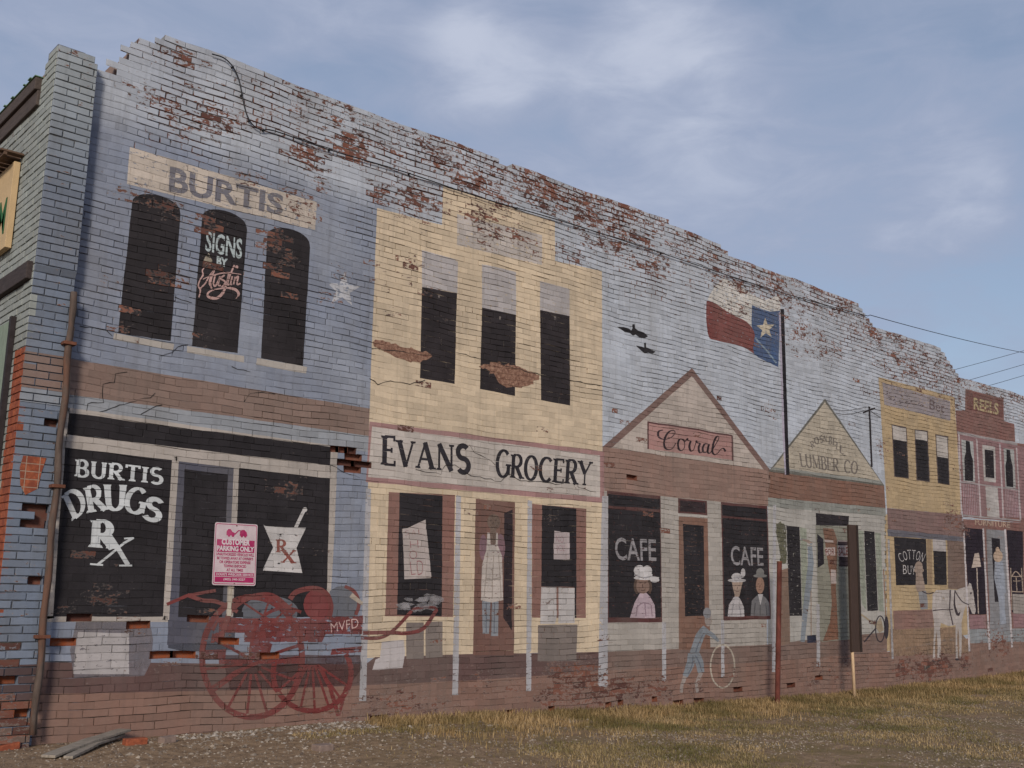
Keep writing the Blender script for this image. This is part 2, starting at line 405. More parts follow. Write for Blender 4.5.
# ------------------------------------------------------------------ lettering
_tx = {}
def textmesh(s, bold=0.0):
    k = (s, bold)
    if k not in _tx:
        cu = bpy.data.curves.new('t', 'FONT'); cu.body = s; cu.offset = bold; cu.resolution_u = 3
        o = bpy.data.objects.new('t', cu); COL.objects.link(o); bpy.context.view_layer.update()
        me = o.evaluated_get(bpy.context.evaluated_depsgraph_get()).to_mesh()
        vs = [(v.co.x, v.co.y) for v in me.vertices]; me.calc_loop_triangles()
        tr = [tuple(t.vertices) for t in me.loop_triangles]
        x0, x1 = min(v[0] for v in vs), max(v[0] for v in vs); y0, y1 = min(v[1] for v in vs), max(v[1] for v in vs)
        _tx[k] = ([((x-x0)/(x1-x0), (y-y0)/(y1-y0)) for x, y in vs], tr)
        bpy.data.objects.remove(o); bpy.data.curves.remove(cu)
    return _tx[k]
def bil(q, u, v):                          # q = TL, TR, BR, BL
    t = (q[0][0]+(q[1][0]-q[0][0])*u, q[0][1]+(q[1][1]-q[0][1])*u)
    b = (q[3][0]+(q[2][0]-q[3][0])*u, q[3][1]+(q[2][1]-q[3][1])*u)
    return (b[0]+(t[0]-b[0])*v, b[1]+(t[1]-b[1])*v)
def sans(mb, s, q, layer, bold=.02):
    vs, tr = textmesh(s, bold)
    for t in tr: film(mb, [W(*bil(q, *vs[i])) for i in t], layer, 0, True)
def A(cx, cy, rx, ry, a0, a1, n=12): return [(cx+rx*cos(radians(a0+(a1-a0)*k/n)), cy+ry*sin(radians(a0+(a1-a0)*k/n))) for k in range(n+1)]
# roman capitals as strokes: (points, 'T'hick / 't'hin, ends that carry a serif 'b'oth 's'tart 'e'nd '-')
GL = {
 'A': (.78, [([(.39, 1), (.08, 0)], 't', 'e'), ([(.37, 1), (.70, 0)], 'T', 'e'), ([(.2, .36), (.58, .36)], 't', '-')]),
 'B': (.62, [([(.14, 0), (.14, 1)], 'T', 'b'), ([(.14, 1), (.3, 1)]+A(.32, .76, .2, .24, 90, -90)+[(.14, .52)], 'm', '-'), ([(.14, .52), (.32, .52)]+A(.34, .26, .23, .26, 90, -90)+[(.14, 0)], 'm', '-')]),
 'C': (.74, [(A(.42, .5, .33, .5, 45, 315, 20), 'c', '-')]),
 'D': (.72, [([(.14, 0), (.14, 1)], 'T', 'b'), ([(.14, 1), (.3, 1)]+A(.3, .5, .35, .5, 90, -90)+[(.14, 0)], 'm', '-')]),
 'E': (.62, [([(.14, 0), (.14, 1)], 'T', 'b'), ([(.14, .98), (.55, .98)], 't', 'v'), ([(.14, .52), (.44, .52)], 't', 'v'), ([(.14, .02), (.58, .02)], 't', 'v')]),
 'F': (.58, [([(.14, 0), (.14, 1)], 'T', 'b'), ([(.14, .98), (.54, .98)], 't', 'v'), ([(.14, .52), (.42, .52)], 't', 'v')]),
 'G': (.78, [(A(.42, .5, .33, .5, 45, 325, 20), 'c', '-'), ([(.7, .42), (.7, .08)], 'T', 's')]),
 'I': (.30, [([(.15, 0), (.15, 1)], 'T', 'b')]),
 'L': (.58, [([(.14, 0), (.14, 1)], 'T', 'b'), ([(.14, .02), (.54, .02)], 't', 'v')]),
 'M': (.92, [([(.12, 0), (.14, 1)], 't', 's'), ([(.14, 1), (.46, .1)], 'T', '-'), ([(.46, .1), (.76, 1)], 't', '-'), ([(.78, 0), (.77, 1)], 'T', 's')]),
 'N': (.78, [([(.13, 0), (.13, 1)], 't', 's'), ([(.12, 1), (.66, .0)], 'T', '-'), ([(.66, 0), (.66, 1)], 't', 'e')]),
 'O': (.76, [(A(.38, .5, .3, .5, 0, 360, 26), 'c', '-')]),
 'R': (.70, [([(.14, 0), (.14, 1)], 'T', 'b'), ([(.14, 1), (.32, 1)]+A(.34, .75, .22, .25, 90, -90)+[(.14, .5)], 'm', '-'), ([(.32, .5), (.62, 0)], 'T', 'e')]),
 'S': (.60, [(A(.3, .76, .22, .24, 40, 250, 14)+A(.31, .26, .23, .26, 75, -145, 14), 'T', '-')]),
 'T': (.66, [([(.33, 0), (.33, 1)], 'T', 's'), ([(.04, .98), (.62, .98)], 't', 'w')]),
 'U': (.74, [([(.14, 1), (.14, .3)]+A(.38, .3, .24, .3, 180, 360)+[(.62, 1)], 'm', 'b')]),
 'V': (.72, [([(.06, 1), (.36, 0)], 'T', 's'), ([(.36, 0), (.66, 1)], 't', 'e')]),
 'X': (.72, [([(.08, 1), (.64, 0)], 'T', 'b'), ([(.64, 1), (.08, 0)], 't', 'b')]),
 'Y': (.70, [([(.06, 1), (.35, .48)], 'T', 's'), ([(.64, 1), (.35, .48), (.35, 0)], 't', 'b')]),
}
def ribbon(mb, pts, w, fn, layer):
    n = len(pts); L, R = [], []
    for k in range(n):
        a = pts[max(0, k-1)]; b = pts[min(n-1, k+1)]; d = hypot(b[0]-a[0], b[1]-a[1]) or 1
        nx, ny = -(b[1]-a[1])/d, (b[0]-a[0])/d
        ww = w(abs(b[1]-a[1])/d) if callable(w) else w
        L.append((pts[k][0]+nx*ww, pts[k][1]+ny*ww)); R.append((pts[k][0]-nx*ww, pts[k][1]-ny*ww))
    for k in range(n-1): film(mb, [W(*fn(p)) for p in (L[k], L[k+1], R[k+1], R[k])], layer, 0)
def serif(mb, s, q, layer, T=.085, t=.035, sf=.10, gap=.08, quads=None, first=1.0):
    """roman lettering; q = TL,TR,BR,BL of the whole word, or quads = one per letter"""
    ws = [(0 if ch == ' ' else GL[ch][0]) if ch != ' ' else .5 for ch in s]
    tot = sum(ws)+gap*(len(s)-1); x = 0
    for i, ch in enumerate(s):
        if ch != ' ':
            gw, strokes = GL[ch]
            if quads:
                qq = quads[i]; fn = lambda p, qq=qq, gw=gw: bil(qq, p[0]/gw, p[1])
            else:
                hh = first if i == 0 else 1.0
                fn = lambda p, x=x, hh=hh: bil(q, (x+p[0])/tot, p[1]*hh)
            for si, (pts, c, en) in enumerate(strokes):
                w = {'T': T, 't': t, 'm': lambda v: t+(T-t)*v*.95, 'c': lambda v: t+(T-t)*v}[c]
                ly = layer+.12*si
                ribbon(mb, pts, w, fn, ly)
                E_ = []
                if en in ('s', 'b'): E_.append(pts[0])
                if en in ('e', 'b'): E_.append(pts[-1])
                for e in E_:
                    y0 = e[1]; dy = t*.9 if y0 < .5 else -t*.9
                    ww = (T if c in 'T' else t)+sf*.75
                    film(mb, [W(*fn(p)) for p in ((e[0]-ww, y0), (e[0]+ww, y0), (e[0]+ww*.8, y0+dy*2), (e[0]-ww*.8, y0+dy*2))], ly+.05, 0)
                if en in ('v', 'w'):
                    for e, dr in ([(pts[-1], 1)]+([(pts[0], -1)] if en == 'w' else [])):
                        lo, hi = (e[1]-.15, e[1]+t) if e[1] > .8 else ((e[1]-t, e[1]+.15) if e[1] < .2 else (e[1]-.09, e[1]+.09))
                        film(mb, [W(*fn(p)) for p in ((e[0]-t, lo), (e[0]+t, lo), (e[0]+t, hi), (e[0]-t, hi))], ly+.06, 0)
        x += ws[i]+gap
def plain(name, col, rough=.85, var=.25, sc=20, metal=0, bump=.3, col2=None, thr=(.45, .6), stretch=(1, 1, 1), spec=.25):
    k = N(name); p = k.map(k.pos(), stretch); n = k.noise(p, sc, 5, .6)
    c = k.mix(k.rng(n, .3, .7, 0, 1), tuple(v*(1-var) for v in col), tuple(min(1, v*(1+var)) for v in col))
    if col2: c = k.mix(k.rng(k.noise(p, sc*.35, 5, .65), *thr), c, col2)
    k.color(c); k.b.inputs['Roughness'].default_value = rough; k.b.inputs['Metallic'].default_value = metal; k.b.inputs['Specular IOR Level'].default_value = spec
    k.bump(n, bump, .005); return k.m
barem = plain('bare_orange_brick', (.27, .078, .038), var=.35, sc=30, col2=(.19, .052, .03))
# ------------------------------------------------------------------ the building
bld = empty('brick_building', (3.2, .15, .12), 'long two storey painted brick building with a faded street of shops on its side wall', 'building')
def skygrad(k, p):                        # painter's sky: deeper blue over the drugstore, paler to the right and at the top
    x = k.n('ShaderNodeSeparateXYZ'); k.set(x.inputs[0], p)
    a = k.rng(x.outputs[2], 5.95, 6.3); b = k.rng(x.outputs[0], 6.6, 7.0)
    n = k.math('MULTIPLY', k.rng(k.noise(p, .9, 3), .3, .7, -.3, .3), 1)
    a = k.math('ADD', a, n)
    m = k.math('MAXIMUM', a, b)
    x = k.n('ShaderNodeClamp'); k.set(x.inputs[0], m); return x.outputs[0]
skymat = paint(C255(124, 136, 160), two=(C255(173, 182, 196), skygrad), name='sky_blue_paint')
wallmb.build('brick_wall', skymat, bld)
core = MB(); x = XL+.02
while x < XR:
    z1 = min(topz(x), topz(min(XR, x+.12)))-CH*.9; core.box(x, x+.12, .024 if True else 0, .34, -.4, z1); x += .12
holeback = core
corem = paint(C255(150, 120, 105), name='wall_core_masonry')
# keep the core clear of fallen-brick recesses
core = MB(); x = XL+.02
while x < XR:
    z1 = min(topz(x), topz(min(XR, x+.12)))-CH*1.2; core.box(x, x+.12, .08, .34, -.4, z1); x += .12
core.build('wall_core', corem, bld)
# coping bricks, laid flat along the broken top of the wall
cop = MB(); r2 = random.Random(11); x = XL+.4
tops = {}
for (i, j), c in CELLS.items():
    xm = (c['x0']+c['x1'])/2
    if not any((i+1, int((xx-row(i+1)[0])//row(i+1)[1])) in CELLS for xx in (c['x0']+.02, xm, c['x1']-.02)):
        cop.box(c['bx0'], c['bx1'], .012, .33, c['bz0']+warp(xm, c['z0']), c['bz1']+warp(xm, c['z0'])+r2.uniform(-.004, .006), (r2.uniform(.0, .45), r2.random(), 0))
cop.build('coping', paint(C255(150, 155, 160), name='coping_paint'), bld, bevel=.004)

# -- pilaster (own little brick grid, 12 cm proud)
PX0, PX1, PY = 2.84, 3.22, -.12
def bricks_block(mb, u0, u1, z0, z1, put, topf=None, seed=1, holes=(), peelf=None, bw=BW, depth=.1, jv=.25):
    r = random.Random(seed); i = 0; z = z0
    while z < z1-.01:
        off = u0-(bw/2 if i % 2 else 0); u = off
        while u < u1-.02:
            a, b = max(u, u0), min(u+bw, u1)
            if b-a > .012 and (topf is None or z+CH*.5 < topf((a+b)/2)):
                um = (a+b)/2; pe = (peelf(um, z+CH/2) if peelf else .1)+r.uniform(-.05, .12); rn = r.random()
                hl = any(abs(um-hx) < hw and abs(z+CH/2-hz) < hh for hx, hz, hw, hh in holes)
                if not hl:
                    g = JT/2; y = r.gauss(0, .002); e = .003; T = r.gauss(0, .012)
                    aa, bb, cc, dd = a+g+r.uniform(-.003, .004), b-g-r.uniform(-.003, .004), z+g+r.uniform(-.002, .002), z+CH-g+r.uniform(-.003, .002)
                    if a == u0: aa = u0
                    if b == u1: bb = u1
                    f1 = [put(p, y+(q-z)*T, q) for p, q in ((aa+e, cc+e), (bb-e, cc+e), (bb-e, dd-e), (aa+e, dd-e))]
                    f2 = [put(p, y+e+(q-z)*T, q) for p, q in ((aa, cc), (bb, cc), (bb, dd), (aa, dd))]
                    f3 = [put(p, .06 if (a == u0 or b == u1 or 1) else .01, q) for p, q in ((aa, cc), (bb, cc), (bb, dd), (aa, dd))]
                    mb.faces(f1+f2+f3, [(0, 1, 2, 3)]+[(n+4, (n+1) % 4+4, (n+1) % 4, n) for n in range(4)]+[(n+8, (n+1) % 4+8, (n+1) % 4+4, n+4) for n in range(4)], (min(1, pe), rn, 0))
                d = .011 if not hl else .09
                mb.faces([put(p, d, q) for p, q in ((a, z), (b, z), (b, z+CH), (a, z+CH))], [(0, 1, 2, 3)], (pe*.8 if not hl else 1, rn, jv+r.uniform(-.06, .06) if not hl else 0))
            u += bw
        z += CH; i += 1
def Wp(px, py): return W(px, py, PY)
def ptop(x):
    t = (x-PX0)/(PX1-PX0); return Wp(64, 40)[1]-.02-(.13*t if t > .3 else .0)-(.05 if t > .75 else 0)
z_tan0, z_tan1 = Wp(24, 387)[1], Wp(27, 351)[1]
z_mau0 = Wp(10, 665)[1]
dirty = lambda u, z: max(0, min(1, .08+.1*noise.noise(Vector((u*6, z*6, 3)))+(.2 if z > 6.45 else 0)+(.5+.5*noise.noise(Vector((u*9, z*9, 3))) if z < .62 else 0)
     +(.5 if (abs(z-1.02) < .05 and u < 2.97) or (abs(z-.86) < .04) and u < 3.1 and u > 2.95 else 0)))
pil = MB()
hl = [(*Wp(50, 422), .05, .03), (*Wp(42, 513), .06, .05), (*Wp(36, 525), .05, .05), (*Wp(28, 533), .04, .04), (*Wp(31, 580), .06, .035), (*Wp(8, 681), .09, .035), (*Wp(20, 712), .05, .04), (*Wp(74, 68), .03, .03), (*Wp(22, 545), .03, .04)]
bricks_block(pil, PX0+.006, PX1, .0, 6.9, lambda u, y, z: (u, PY+y-(.03 if z > 4.385 else 0), z), ptop, 5, hl, dirty, jv=.34)
def pilgrad(k, p):
    x = k.n('ShaderNodeSeparateXYZ'); k.set(x.inputs[0], p); return k.rng(x.outputs[2], 5.2, 6.3)
pm = paint(C255(104, 120, 144), two=(C255(148, 160, 170), pilgrad), name='pilaster_paint')
pilo = pil.build('pilaster', pm, bld)
pc = MB(); pc.box(PX0+.013, PX1-.013, PY+.012, .2, -.3, ptop(PX1-.01)-.07)
# leave the recesses of missing bricks open in the core
pc = MB(); pc.box(PX0+.04, PX1-.04, PY+.1, .2, -.3, ptop(PX1-.01)-.05); pc.box(PX0+.02, PX0+.28, PY+.055, .2, 6.3, ptop(PX0)-.01); 
pc.box(PX1-.012, PX1-.002, PY+.05, .012, -.2, ptop(PX1-.01)-.06)
pc.build('pilaster_core', paint(C255(110, 120, 140), name='pilaster_core_paint'), bld)
def pband(z0, z1, col, name, x0=PX0-.001, x1=PX1+.001, wob=0):
    mb = MB(); i = 0; z = 0
    # paint film over the pilaster bricks: one strip per course face
    z = .0; r = random.Random(5)
    m = MB()
    while z < z1:
        a, b = max(z+JT/2+.001, z0), min(z+CH-JT/2-.001, z1)
        if b > a: 
            u = PX0-(BW/2 if i % 2 else 0)
            while u < PX1:
                p, q = max(u+JT/2, x0), min(u+BW-JT/2, x1)
                if q-p > .02 and not any(abs((p+q)/2-hx) < hw and abs((a+b)/2-hz) < hh for hx, hz, hw, hh in hl): m.faces([(p, PY-.0048, a), (q, PY-.0048, a), (q, PY-.0044, b), (p, PY-.0044, b)], [(0, 1, 2, 3)], (dirty((p+q)/2, a)*.9, r.random(), 0))
                u += BW
        z += CH; i += 1
    return m.build(name, paint(col), pilo)
pband(z_tan0, z_tan1, C255(126, 102, 94), 'painted_band')
pband(z_tan0-.13, z_tan0-.002, C255(128, 138, 152), 'painted_stripe')
pband(.0, .448, C255(104, 82, 72), 'painted_plinth')
pband(.45, z_mau0, C255(82, 62, 64), 'painted_plinth')
# bare brick patch on the pilaster
mb = MB(); bare = [Wp(*p) for p in Z(0, 360, 4, [(92,382),(185,392),(165,450),(150,515),(100,540),(80,500),(78,430)])]
zi = 0; z = 0; i = 0
while z < 6:
    u = PX0-(BW/2 if i % 2 else 0)
    pr = clip([(a, b) for a, b in bare][::-1] if area(bare) < 0 else bare, -9, 9, z+.004, z+CH-.004)
    if pr:
        while u < PX1:
            q = clip(pr, u+.004, u+BW/2-.004, -9, 99)
            if q: mb.poly([(a, PY-.007, b) for a, b in q], (1, random.random(), 0))
            q = clip(pr, u+BW/2+.004, u+BW-.004, -9, 99)
            if q: mb.poly([(a, PY-.007, b) for a, b in q], (1, random.random(), 0))
            u += BW
    z += CH; i += 1
mb.build('bare_brick_patch', barem, pilo)
mb = MB(); q = bare; mb.poly([(a, PY-.006, b) for a, b in q]); mb.build('old_mortar', plain('pale_mortar', (.30, .22, .17), sc=40), pilo)

# -- street front going back from the corner (faces -x)
fr = MB()
ztp = W(64, 40)[1]
def fput(u, y, z): return (PX0+y, u, z)
def fpeel(u, z):
    return 1.0 if (z < onplane(20, 349, 0, PX0).z and u < .15) else .02+.12*max(0, noise.noise(Vector((u*3, z*3, 1))))
zj = 52*CH
bricks_block(fr, PY+.002, 9.0, zj, 6.45, fput, lambda u: 6.42, 9, (), fpeel, jv=.22)
bricks_block(fr, .16, 9.0, .0, zj, fput, None, 9, (), fpeel, jv=.22)
fo = MB(); bricks_block(fo, PY+.002, .16, .0, zj, fput, None, 29, (), lambda u, z: 0, jv=.02)
bricks_block(fr, PY+.002, .2, 6.4185, 6.82, fput, lambda u: 6.64-.9*max(0, u), 19, (), fpeel, jv=.4)
fo.build('bare_brick_jamb', barem, bld)
fr.build('street_front_wall', paint(C255(146, 156, 154), name='pale_green_paint'), bld)
# roof and back so that the block is closed
rf = MB(); rf.box(PX0+.06, XR-.3, .34, 9.0, 5.55, 5.7); rf.build('roof', plain('tar_roof', (.06, .06, .062)), bld)
bk = MB(); bk.box(PX0+.06, XR, 9.0, 9.3, -.3, 6.2); bk.box(XR-.3, XR, .34, 9.0, -.3, 5.9); bk.build('back_wall', plain('back_brick', (.22, .09, .06)), bld)
# orange brick jamb mortar already in the front wall; cornice
co = MB(); y0 = onplane(42, 80, 0, PX0).y
co.box(PX0-.06, PX0+.05, y0, 8.8, 6.30, 6.43); co.box(PX0-.03, PX0+.05, y0, 8.8, 6.14, 6.30)
con = co.build('cornice', plain('dark_weathered_board', (.075, .06, .055), stretch=(8, 1, 8), sc=6), bld, bevel=.01)
ct = MB(); ct.box(PX0-.07, PX0+.06, y0-.01, 8.8, 6.43, 6.438); r = random.Random(2)
for k in range(30): a = y0+k*.28+r.random()*.1; ct.box(PX0-.085, PX0-.03, a, a+r.uniform(.03, .08), 6.438, 6.447)
ct.build('cornice_flashing', plain('green_copper_edge', (.13, .22, .14)), con)
# canopy beam over the shopfront
cb = MB(); cb.box(PX0-.05, PX0+.03, -.09, 8.6, 4.30, 4.47); cb.build('canopy_beam', plain('dark_canopy_wood', (.05, .04, .04), stretch=(8, 1, 8), sc=6), bld, bevel=.008)
dp = MB(); ya, yb = .25, 3.2
dp.box(PX0+.0-.025, PX0-.002, ya+.03, yb, .3, 3.98); dp.build('boarded_shopfront', plain('pale_green_board', (.20, .25, .20), sc=8, stretch=(1, 8, 1)), bld)
dj = MB(); dj.faces([(PX0-.05, .215, 4.0), (PX0-.004, .215, 4.0), (PX0-.004, .275, 4.0), (PX0-.05, .275, 4.0), (PX0-.05, .215, .3), (PX0-.004, .215, .3), (PX0-.004, .275, .3), (PX0-.05, .275, .3)], [(0,1,2,3),(4,5,6,7),(0,1,5,4),(1,2,6,5),(2,3,7,6),(3,0,4,7)])
dj.build('door_jamb', plain('dark_jamb', (.03, .025, .028)), bld)

# ------------------------------------------------------------------ painted shopfronts on the wall
BLACK = C255(36, 33, 38); WHITE = C255(172, 166, 166)
def part(name, col, parent, layer, *polys, rough=.004, **kw):
    o = None
    grp = [[q] for q in polys] if name not in ('painted_plinth', 'painted_grocery', 'painted_cotton_office', 'painted_furniture_store') else [polys]
    for g in grp:
        mb = MB()
        for q in g: pp(mb, q, layer, rough)
        b = mb.build(name, paint(col, **kw), parent); o = o or b
    return o
def arch(mb, TL, TR, BR, BL, h, layer):
    pts = [BL]+[(TL[0]+(TR[0]-TL[0])*(.5-.5*cos(pi*k/12)), TL[1]+(TR[1]-TL[1])*(.5-.5*cos(pi*k/12))-h*sin(pi*k/12)**.8) for k in range(13)]+[BR]
    pp(mb, pts, layer)

# sidewalk and plinth paint along the whole wall
plinth = part('painted_plinth', C255(134, 98, 84), bld, 1, [(36,690),(256,687),(365,682),(480,678),(603,668),(762,659),(860,654),(886,652),(886,760),(30,760)], [(886,652),(960,640),(1024,625),(1120,612),(1120,760),(886,760)])
part('painted_sidewalk', C255(98, 70, 68), bld, 2, [(36,662),(165,663),(256,664),(366,664),(375,657),(470,654),(603,652),(603,671),(480,680),(365,685),(256,690),(36,694)])
part('painted_boardwalk', C255(122, 95, 86), bld, 2, [(603,652),(762,645),(887,632),(887,652),(762,662),(603,671)])

# DRUGSTORE
drug = part('painted_drugstore', C255(132, 106, 96), bld, 1, [(66,358),(372,409),(369,436),(200,412),(64,394)])
part('painted_trim', C255(140, 148, 160), drug, 1, [(64,394),(200,412),(369,436),(368,452),(335,447),(66,407)])
mb = MB(); pp(mb, [(66,407),(338,446.5),(337,470),(331,600),(327,617),(330,480),(239,469),(233,619),(226,618),(234,462),(178,456),(169,622),(46,621),(53,520),(62,440)], 2)
mb = MB()
for q in ([(67,407.5),(338,446.5),(338,452),(67,413)], [(66,434),(331,464.5),(331,479),(64,448)], [(64,407),(70,408),(66,448),(54,618),(47,619),(57,500)], [(172,456),(179,457),(169,620),(162,620)], [(234,463),(240,464),(234,617),(226,617)], [(330,446),(338,447),(335,520),(331,592),(326,600),(329,500)], [(47,616),(168,616),(168,622),(46,622)]):
    pp(mb, q, 3)
mb.build('painted_window_frame', paint(C255(170, 162, 156)), drug)
part('painted_transom', BLACK, drug, 3.6, [(69,413),(331,447),(330,465.5),(67,434.5)], wear=.0)
part('painted_window', BLACK, drug, 3.6, [(65,447.5),(172,460),(163,616.6),(53,616.6)], wear=.0)
part('painted_window', BLACK, drug, 3.6, [(239,468),(330,478.5),(326,617),(233,617)])
dr = part('painted_door', C255(78, 80, 98), drug, 2.5, [(178,455),(235,462),(229,618),(228,640),(167,645),(169,618)])
part('painted_door_glass', BLACK, drug, 3.4, [(184.5,469),(228,474.5),(222,617),(178,617)])
part('painted_sign_board', C255(188, 176, 164), drug, 2, [(130,147),(317,202),(315,230),(127,184)], wear=.12)
mb = MB(); sans(mb, 'BURTIS', [(170,166),(284,195),(282.5,216),(168.5,191.5)], 4, .03); mb.build('lettering', paint(C255(108, 108, 122), wear=.2), drug)
for a in ([(132,204),(180.5,214),(170.5,341),(118,333)], [(202,219),(247,230),(237.5,353),(192,346)], [(267,238),(310,247),(303,366),(261,358)]):
    mb = MB(); arch(mb, *a, 14, 3); w = mb.build('painted_arched_window', paint(C255(38, 34, 38), wear=.0), drug)
for s in ([(114,333),(174,344),(173,350.5),(113,339.5)], [(187,346),(244,356),(244,362.5),(187,352.5)], [(257,358),(307,367),(306,373.5),(256,364.5)]):
    part('painted_sill', C255(172, 166, 160), drug, 3.8, s)
mb = MB(); sans(mb, 'SIGNS', [(206.4,231),(242.4,239),(241.6,259.5),(205,251)], 5, .022); sans(mb, 'BY', [(216.7,256),(227.9,259),(227,267.6),(216.4,265)], 5, .05)
mb.build('lettering', paint(C255(170, 190, 196), wear=.1), drug)
mb = MB(); zz = lambda pts: Z(190, 220, 8.53, pts)
for pts, w in (([(75,660),(88,600),(70,560),(85,510),(110,470),(105,430),(125,405)], [.8,1,.9,.9,1.1,.8,.5]), ([(85,585),(130,540),(170,470),(235,395)], 1.0), ([(235,395),(200,440),(170,530),(185,585)], [.8,1.6,1.8,.9]), ([(110,505),(170,480),(300,450),(435,465)], [.5,.8,.9,.4]),
               ([(215,470),(200,540),(215,565),(250,500)], 1.1), ([(255,480),(240,550),(262,560)], 1.2), ([(295,470),(262,500),(300,530),(270,575)], 1.2), ([(330,455),(310,545),(280,620),(230,665),(165,660),(150,630),(190,600),(300,580),(380,590),(415,630),(390,672)], [1,1.4,1.8,1.9,1.7,1.2,.9,1.0,1.8,1.6,.4]),
               ([(378,385),(345,460),(318,545),(335,550)], 1.2), ([(360,480),(345,545),(358,548)], 1.1), ([(385,485),(370,550)], 1.1), ([(378,510),(410,480),(400,548),(430,540)], 1.1)):
    px = smooth(zz(pts), 4); ww = w*.72 if not isinstance(w, list) else [.78*w[min(len(w)-1, int(k/len(px)*len(w)))] for k in range(len(px))]
    stroke(mb, px, ww, 5)
circ(mb, *zz([(398,402)])[0], 1.5, 1.8, 5)
mb.build('lettering', paint(C255(196, 152, 148)), drug)
mb = MB(); circ(mb, 207.8, 261, 4.2, 5, 5); pp(mb, [(205,257),(208.5,253),(211,258)], 5, 0); mb.build('painted_emblem', paint(C255(160, 150, 130), wear=.3), drug)
mb = MB(); pp(mb, starpts(343, 290, 18, .1, 1, .4), 3, 0); mb.build('painted_star', paint(C255(174, 178, 188), wear=.22), drug)
mb = MB(); LW = C255(196, 205, 212)
serif(mb, 'BURTIS', [(75.5,459.5),(163.5,469),(162.5,484),(74.5,476)], 5, T=.09, t=.055)
mb.build('lettering', paint(LW), drug)
mb = MB(); q4 = lambda pts: Z(0, 360, 4, pts)
serif(mb, 'DRUGS', None, 5, T=.105, t=.05, sf=.1, quads=[q4([(246,545),(312,505),(352,590),(290,642)]), q4([(335,512),(402,498),(432,598),(350,612)]), q4([(410,498),(508,500),(500,598),(420,600)]), q4([(512,508),(592,520),(572,622),(488,598)]), q4([(595,545),(662,572),(635,650),(562,625)])])
mb.build('lettering', paint(LW), drug)
mb = MB()
serif(mb, 'R', None, 5, T=.13, t=.05, quads=[[(92,520),(114,522),(116,549),(90,547)]])
stroke(mb, [(108,533),(116,545),(128,565)], 2.3, 5.3); stroke(mb, [(133,538),(124,543),(97,565)], 1.2, 5.6)
stroke(mb, [(119,565.5),(132,565.5)], .9, 5.8); stroke(mb, [(90,564),(103,565)], .9, 5.8); stroke(mb, [(124,538.5),(134,538)], .8, 5.9)
mb.build('lettering', paint(LW), drug)
mort = [(263.3,524.7),(266,526),(305.9,527.8),(304,532),(296.4,547.7),(302.3,573),(262.8,570.6),(264,567),(273.1,547.3)]
mb = MB(); pp(mb, mort, 4.4, 0); pp(mb, [(294,527),(297.5,527.5),(305.5,511),(302.5,509.5)], 4.8, 0); circ(mb, 304.7, 509.6, 2.4, 2.4, 5)
mb.build('painted_mortar_and_pestle', paint(C255(190, 188, 190), wear=.05), drug)
mb = MB(); RB = C255(140, 66, 54)
serif(mb, 'RX', None, 6, T=.1, t=.05, quads=[Z(200, 500, 6.4, [(487,252),(556,260),(552,338),(487,334)]), Z(200, 500, 6.4, [(522,320),(612,322),(606,405),(518,400)])])
mb.build('lettering', paint(RB), drug)
part('painted_over_patch', C255(118, 112, 122), drug, 3, [(76,622),(150,621),(153,640),(151,662),(144,676),(74,678),(70,650)], cover=.75, soft=.03)
part('painted_over_patch', C255(172, 168, 172), drug, 3.4, [(78,632),(108,633),(129,633),(129,674),(73,674),(75,650)], wear=.05)
part('painted_over_patch', C255(70, 74, 92), drug, 2.2, [(168,617),(236,617),(234,650),(182,651),(168,648)], cover=.85, soft=.03)

part('painted_mullion', C255(196, 186, 168), drug, 7.5, [(228.5,586),(233,586),(231,616),(226.5,616)])
# FIRE ENGINE (faded red outline)
eng = MB(); R3 = lambda pts: Z(150, 570, 4.8, pts); R4 = lambda pts: Z(290, 570, 4.8, pts)
RED = C255(128, 42, 42)
for poly in (R3([(330,232),(720,232),(720,300),(330,300)]), [(300,618.5),(363,615.5),(362,634),(300,634)], R3([(300,300),(360,300),(350,345),(290,350)]), R3([(455,300),(720,300),(700,345),(450,345)]), [(300,633),(326,633),(322,642),(298,642)], R3([(250,385),(365,380),(360,430),(250,430)]), R3([(480,345),(590,345),(570,420),(470,430)]), [(332,649),(362,646),(361,652),(330,655)], R3([(330,430),(720,425),(720,450),(330,450)])): pp(eng, poly, 5.2, .002)
engo = eng.build('painted_fire_engine', paint(RED, cover=.78, soft=.06, wear=.14, name='faded_red_paint'), bld)
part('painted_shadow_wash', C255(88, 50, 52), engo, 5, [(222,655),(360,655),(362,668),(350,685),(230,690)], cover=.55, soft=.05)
bl = MB(); circ(bl, 270, 612, 28.5, 16, 4.9, 16, pi, 2*pi); pp(bl, [(243,600+8),(297,608),(297,618.5),(243,618.5)], 4.9); 
bl.build('painted_boiler', paint(C255(92, 98, 112)), engo)
bb = MB(); 
pp(bb, R4([(190,100),(225,80),(262,75),(300,100),(330,160),(325,215),(280,238),(190,240)]), 4.9)
bb.build('painted_barrel', paint(C255(96, 102, 116)), engo)
rl = MB(); circ(rl, 317.2, 604.5, 13.8, 15.5, 5.4); rl.build('painted_hose_reel', paint(C255(128, 38, 44)), engo)
wh = MB()
stroke(wh, arcpts(252, 657, 50, 60, 0, 360, 48), 3.0, 6); stroke(wh, arcpts(312, 673, 39, 38, -30, 210, 36), 2.6, 6)
stroke(wh, arcpts(285, 640, 32, 32, 180, 300, 16), 1.6, 6.1)
for a in range(0, 180, 24): stroke(wh, [(252+10*cos(radians(a)), 662+12*sin(radians(a))), (252+48*cos(radians(a)), 657+58*sin(radians(a)))], 1.3, 5.9)
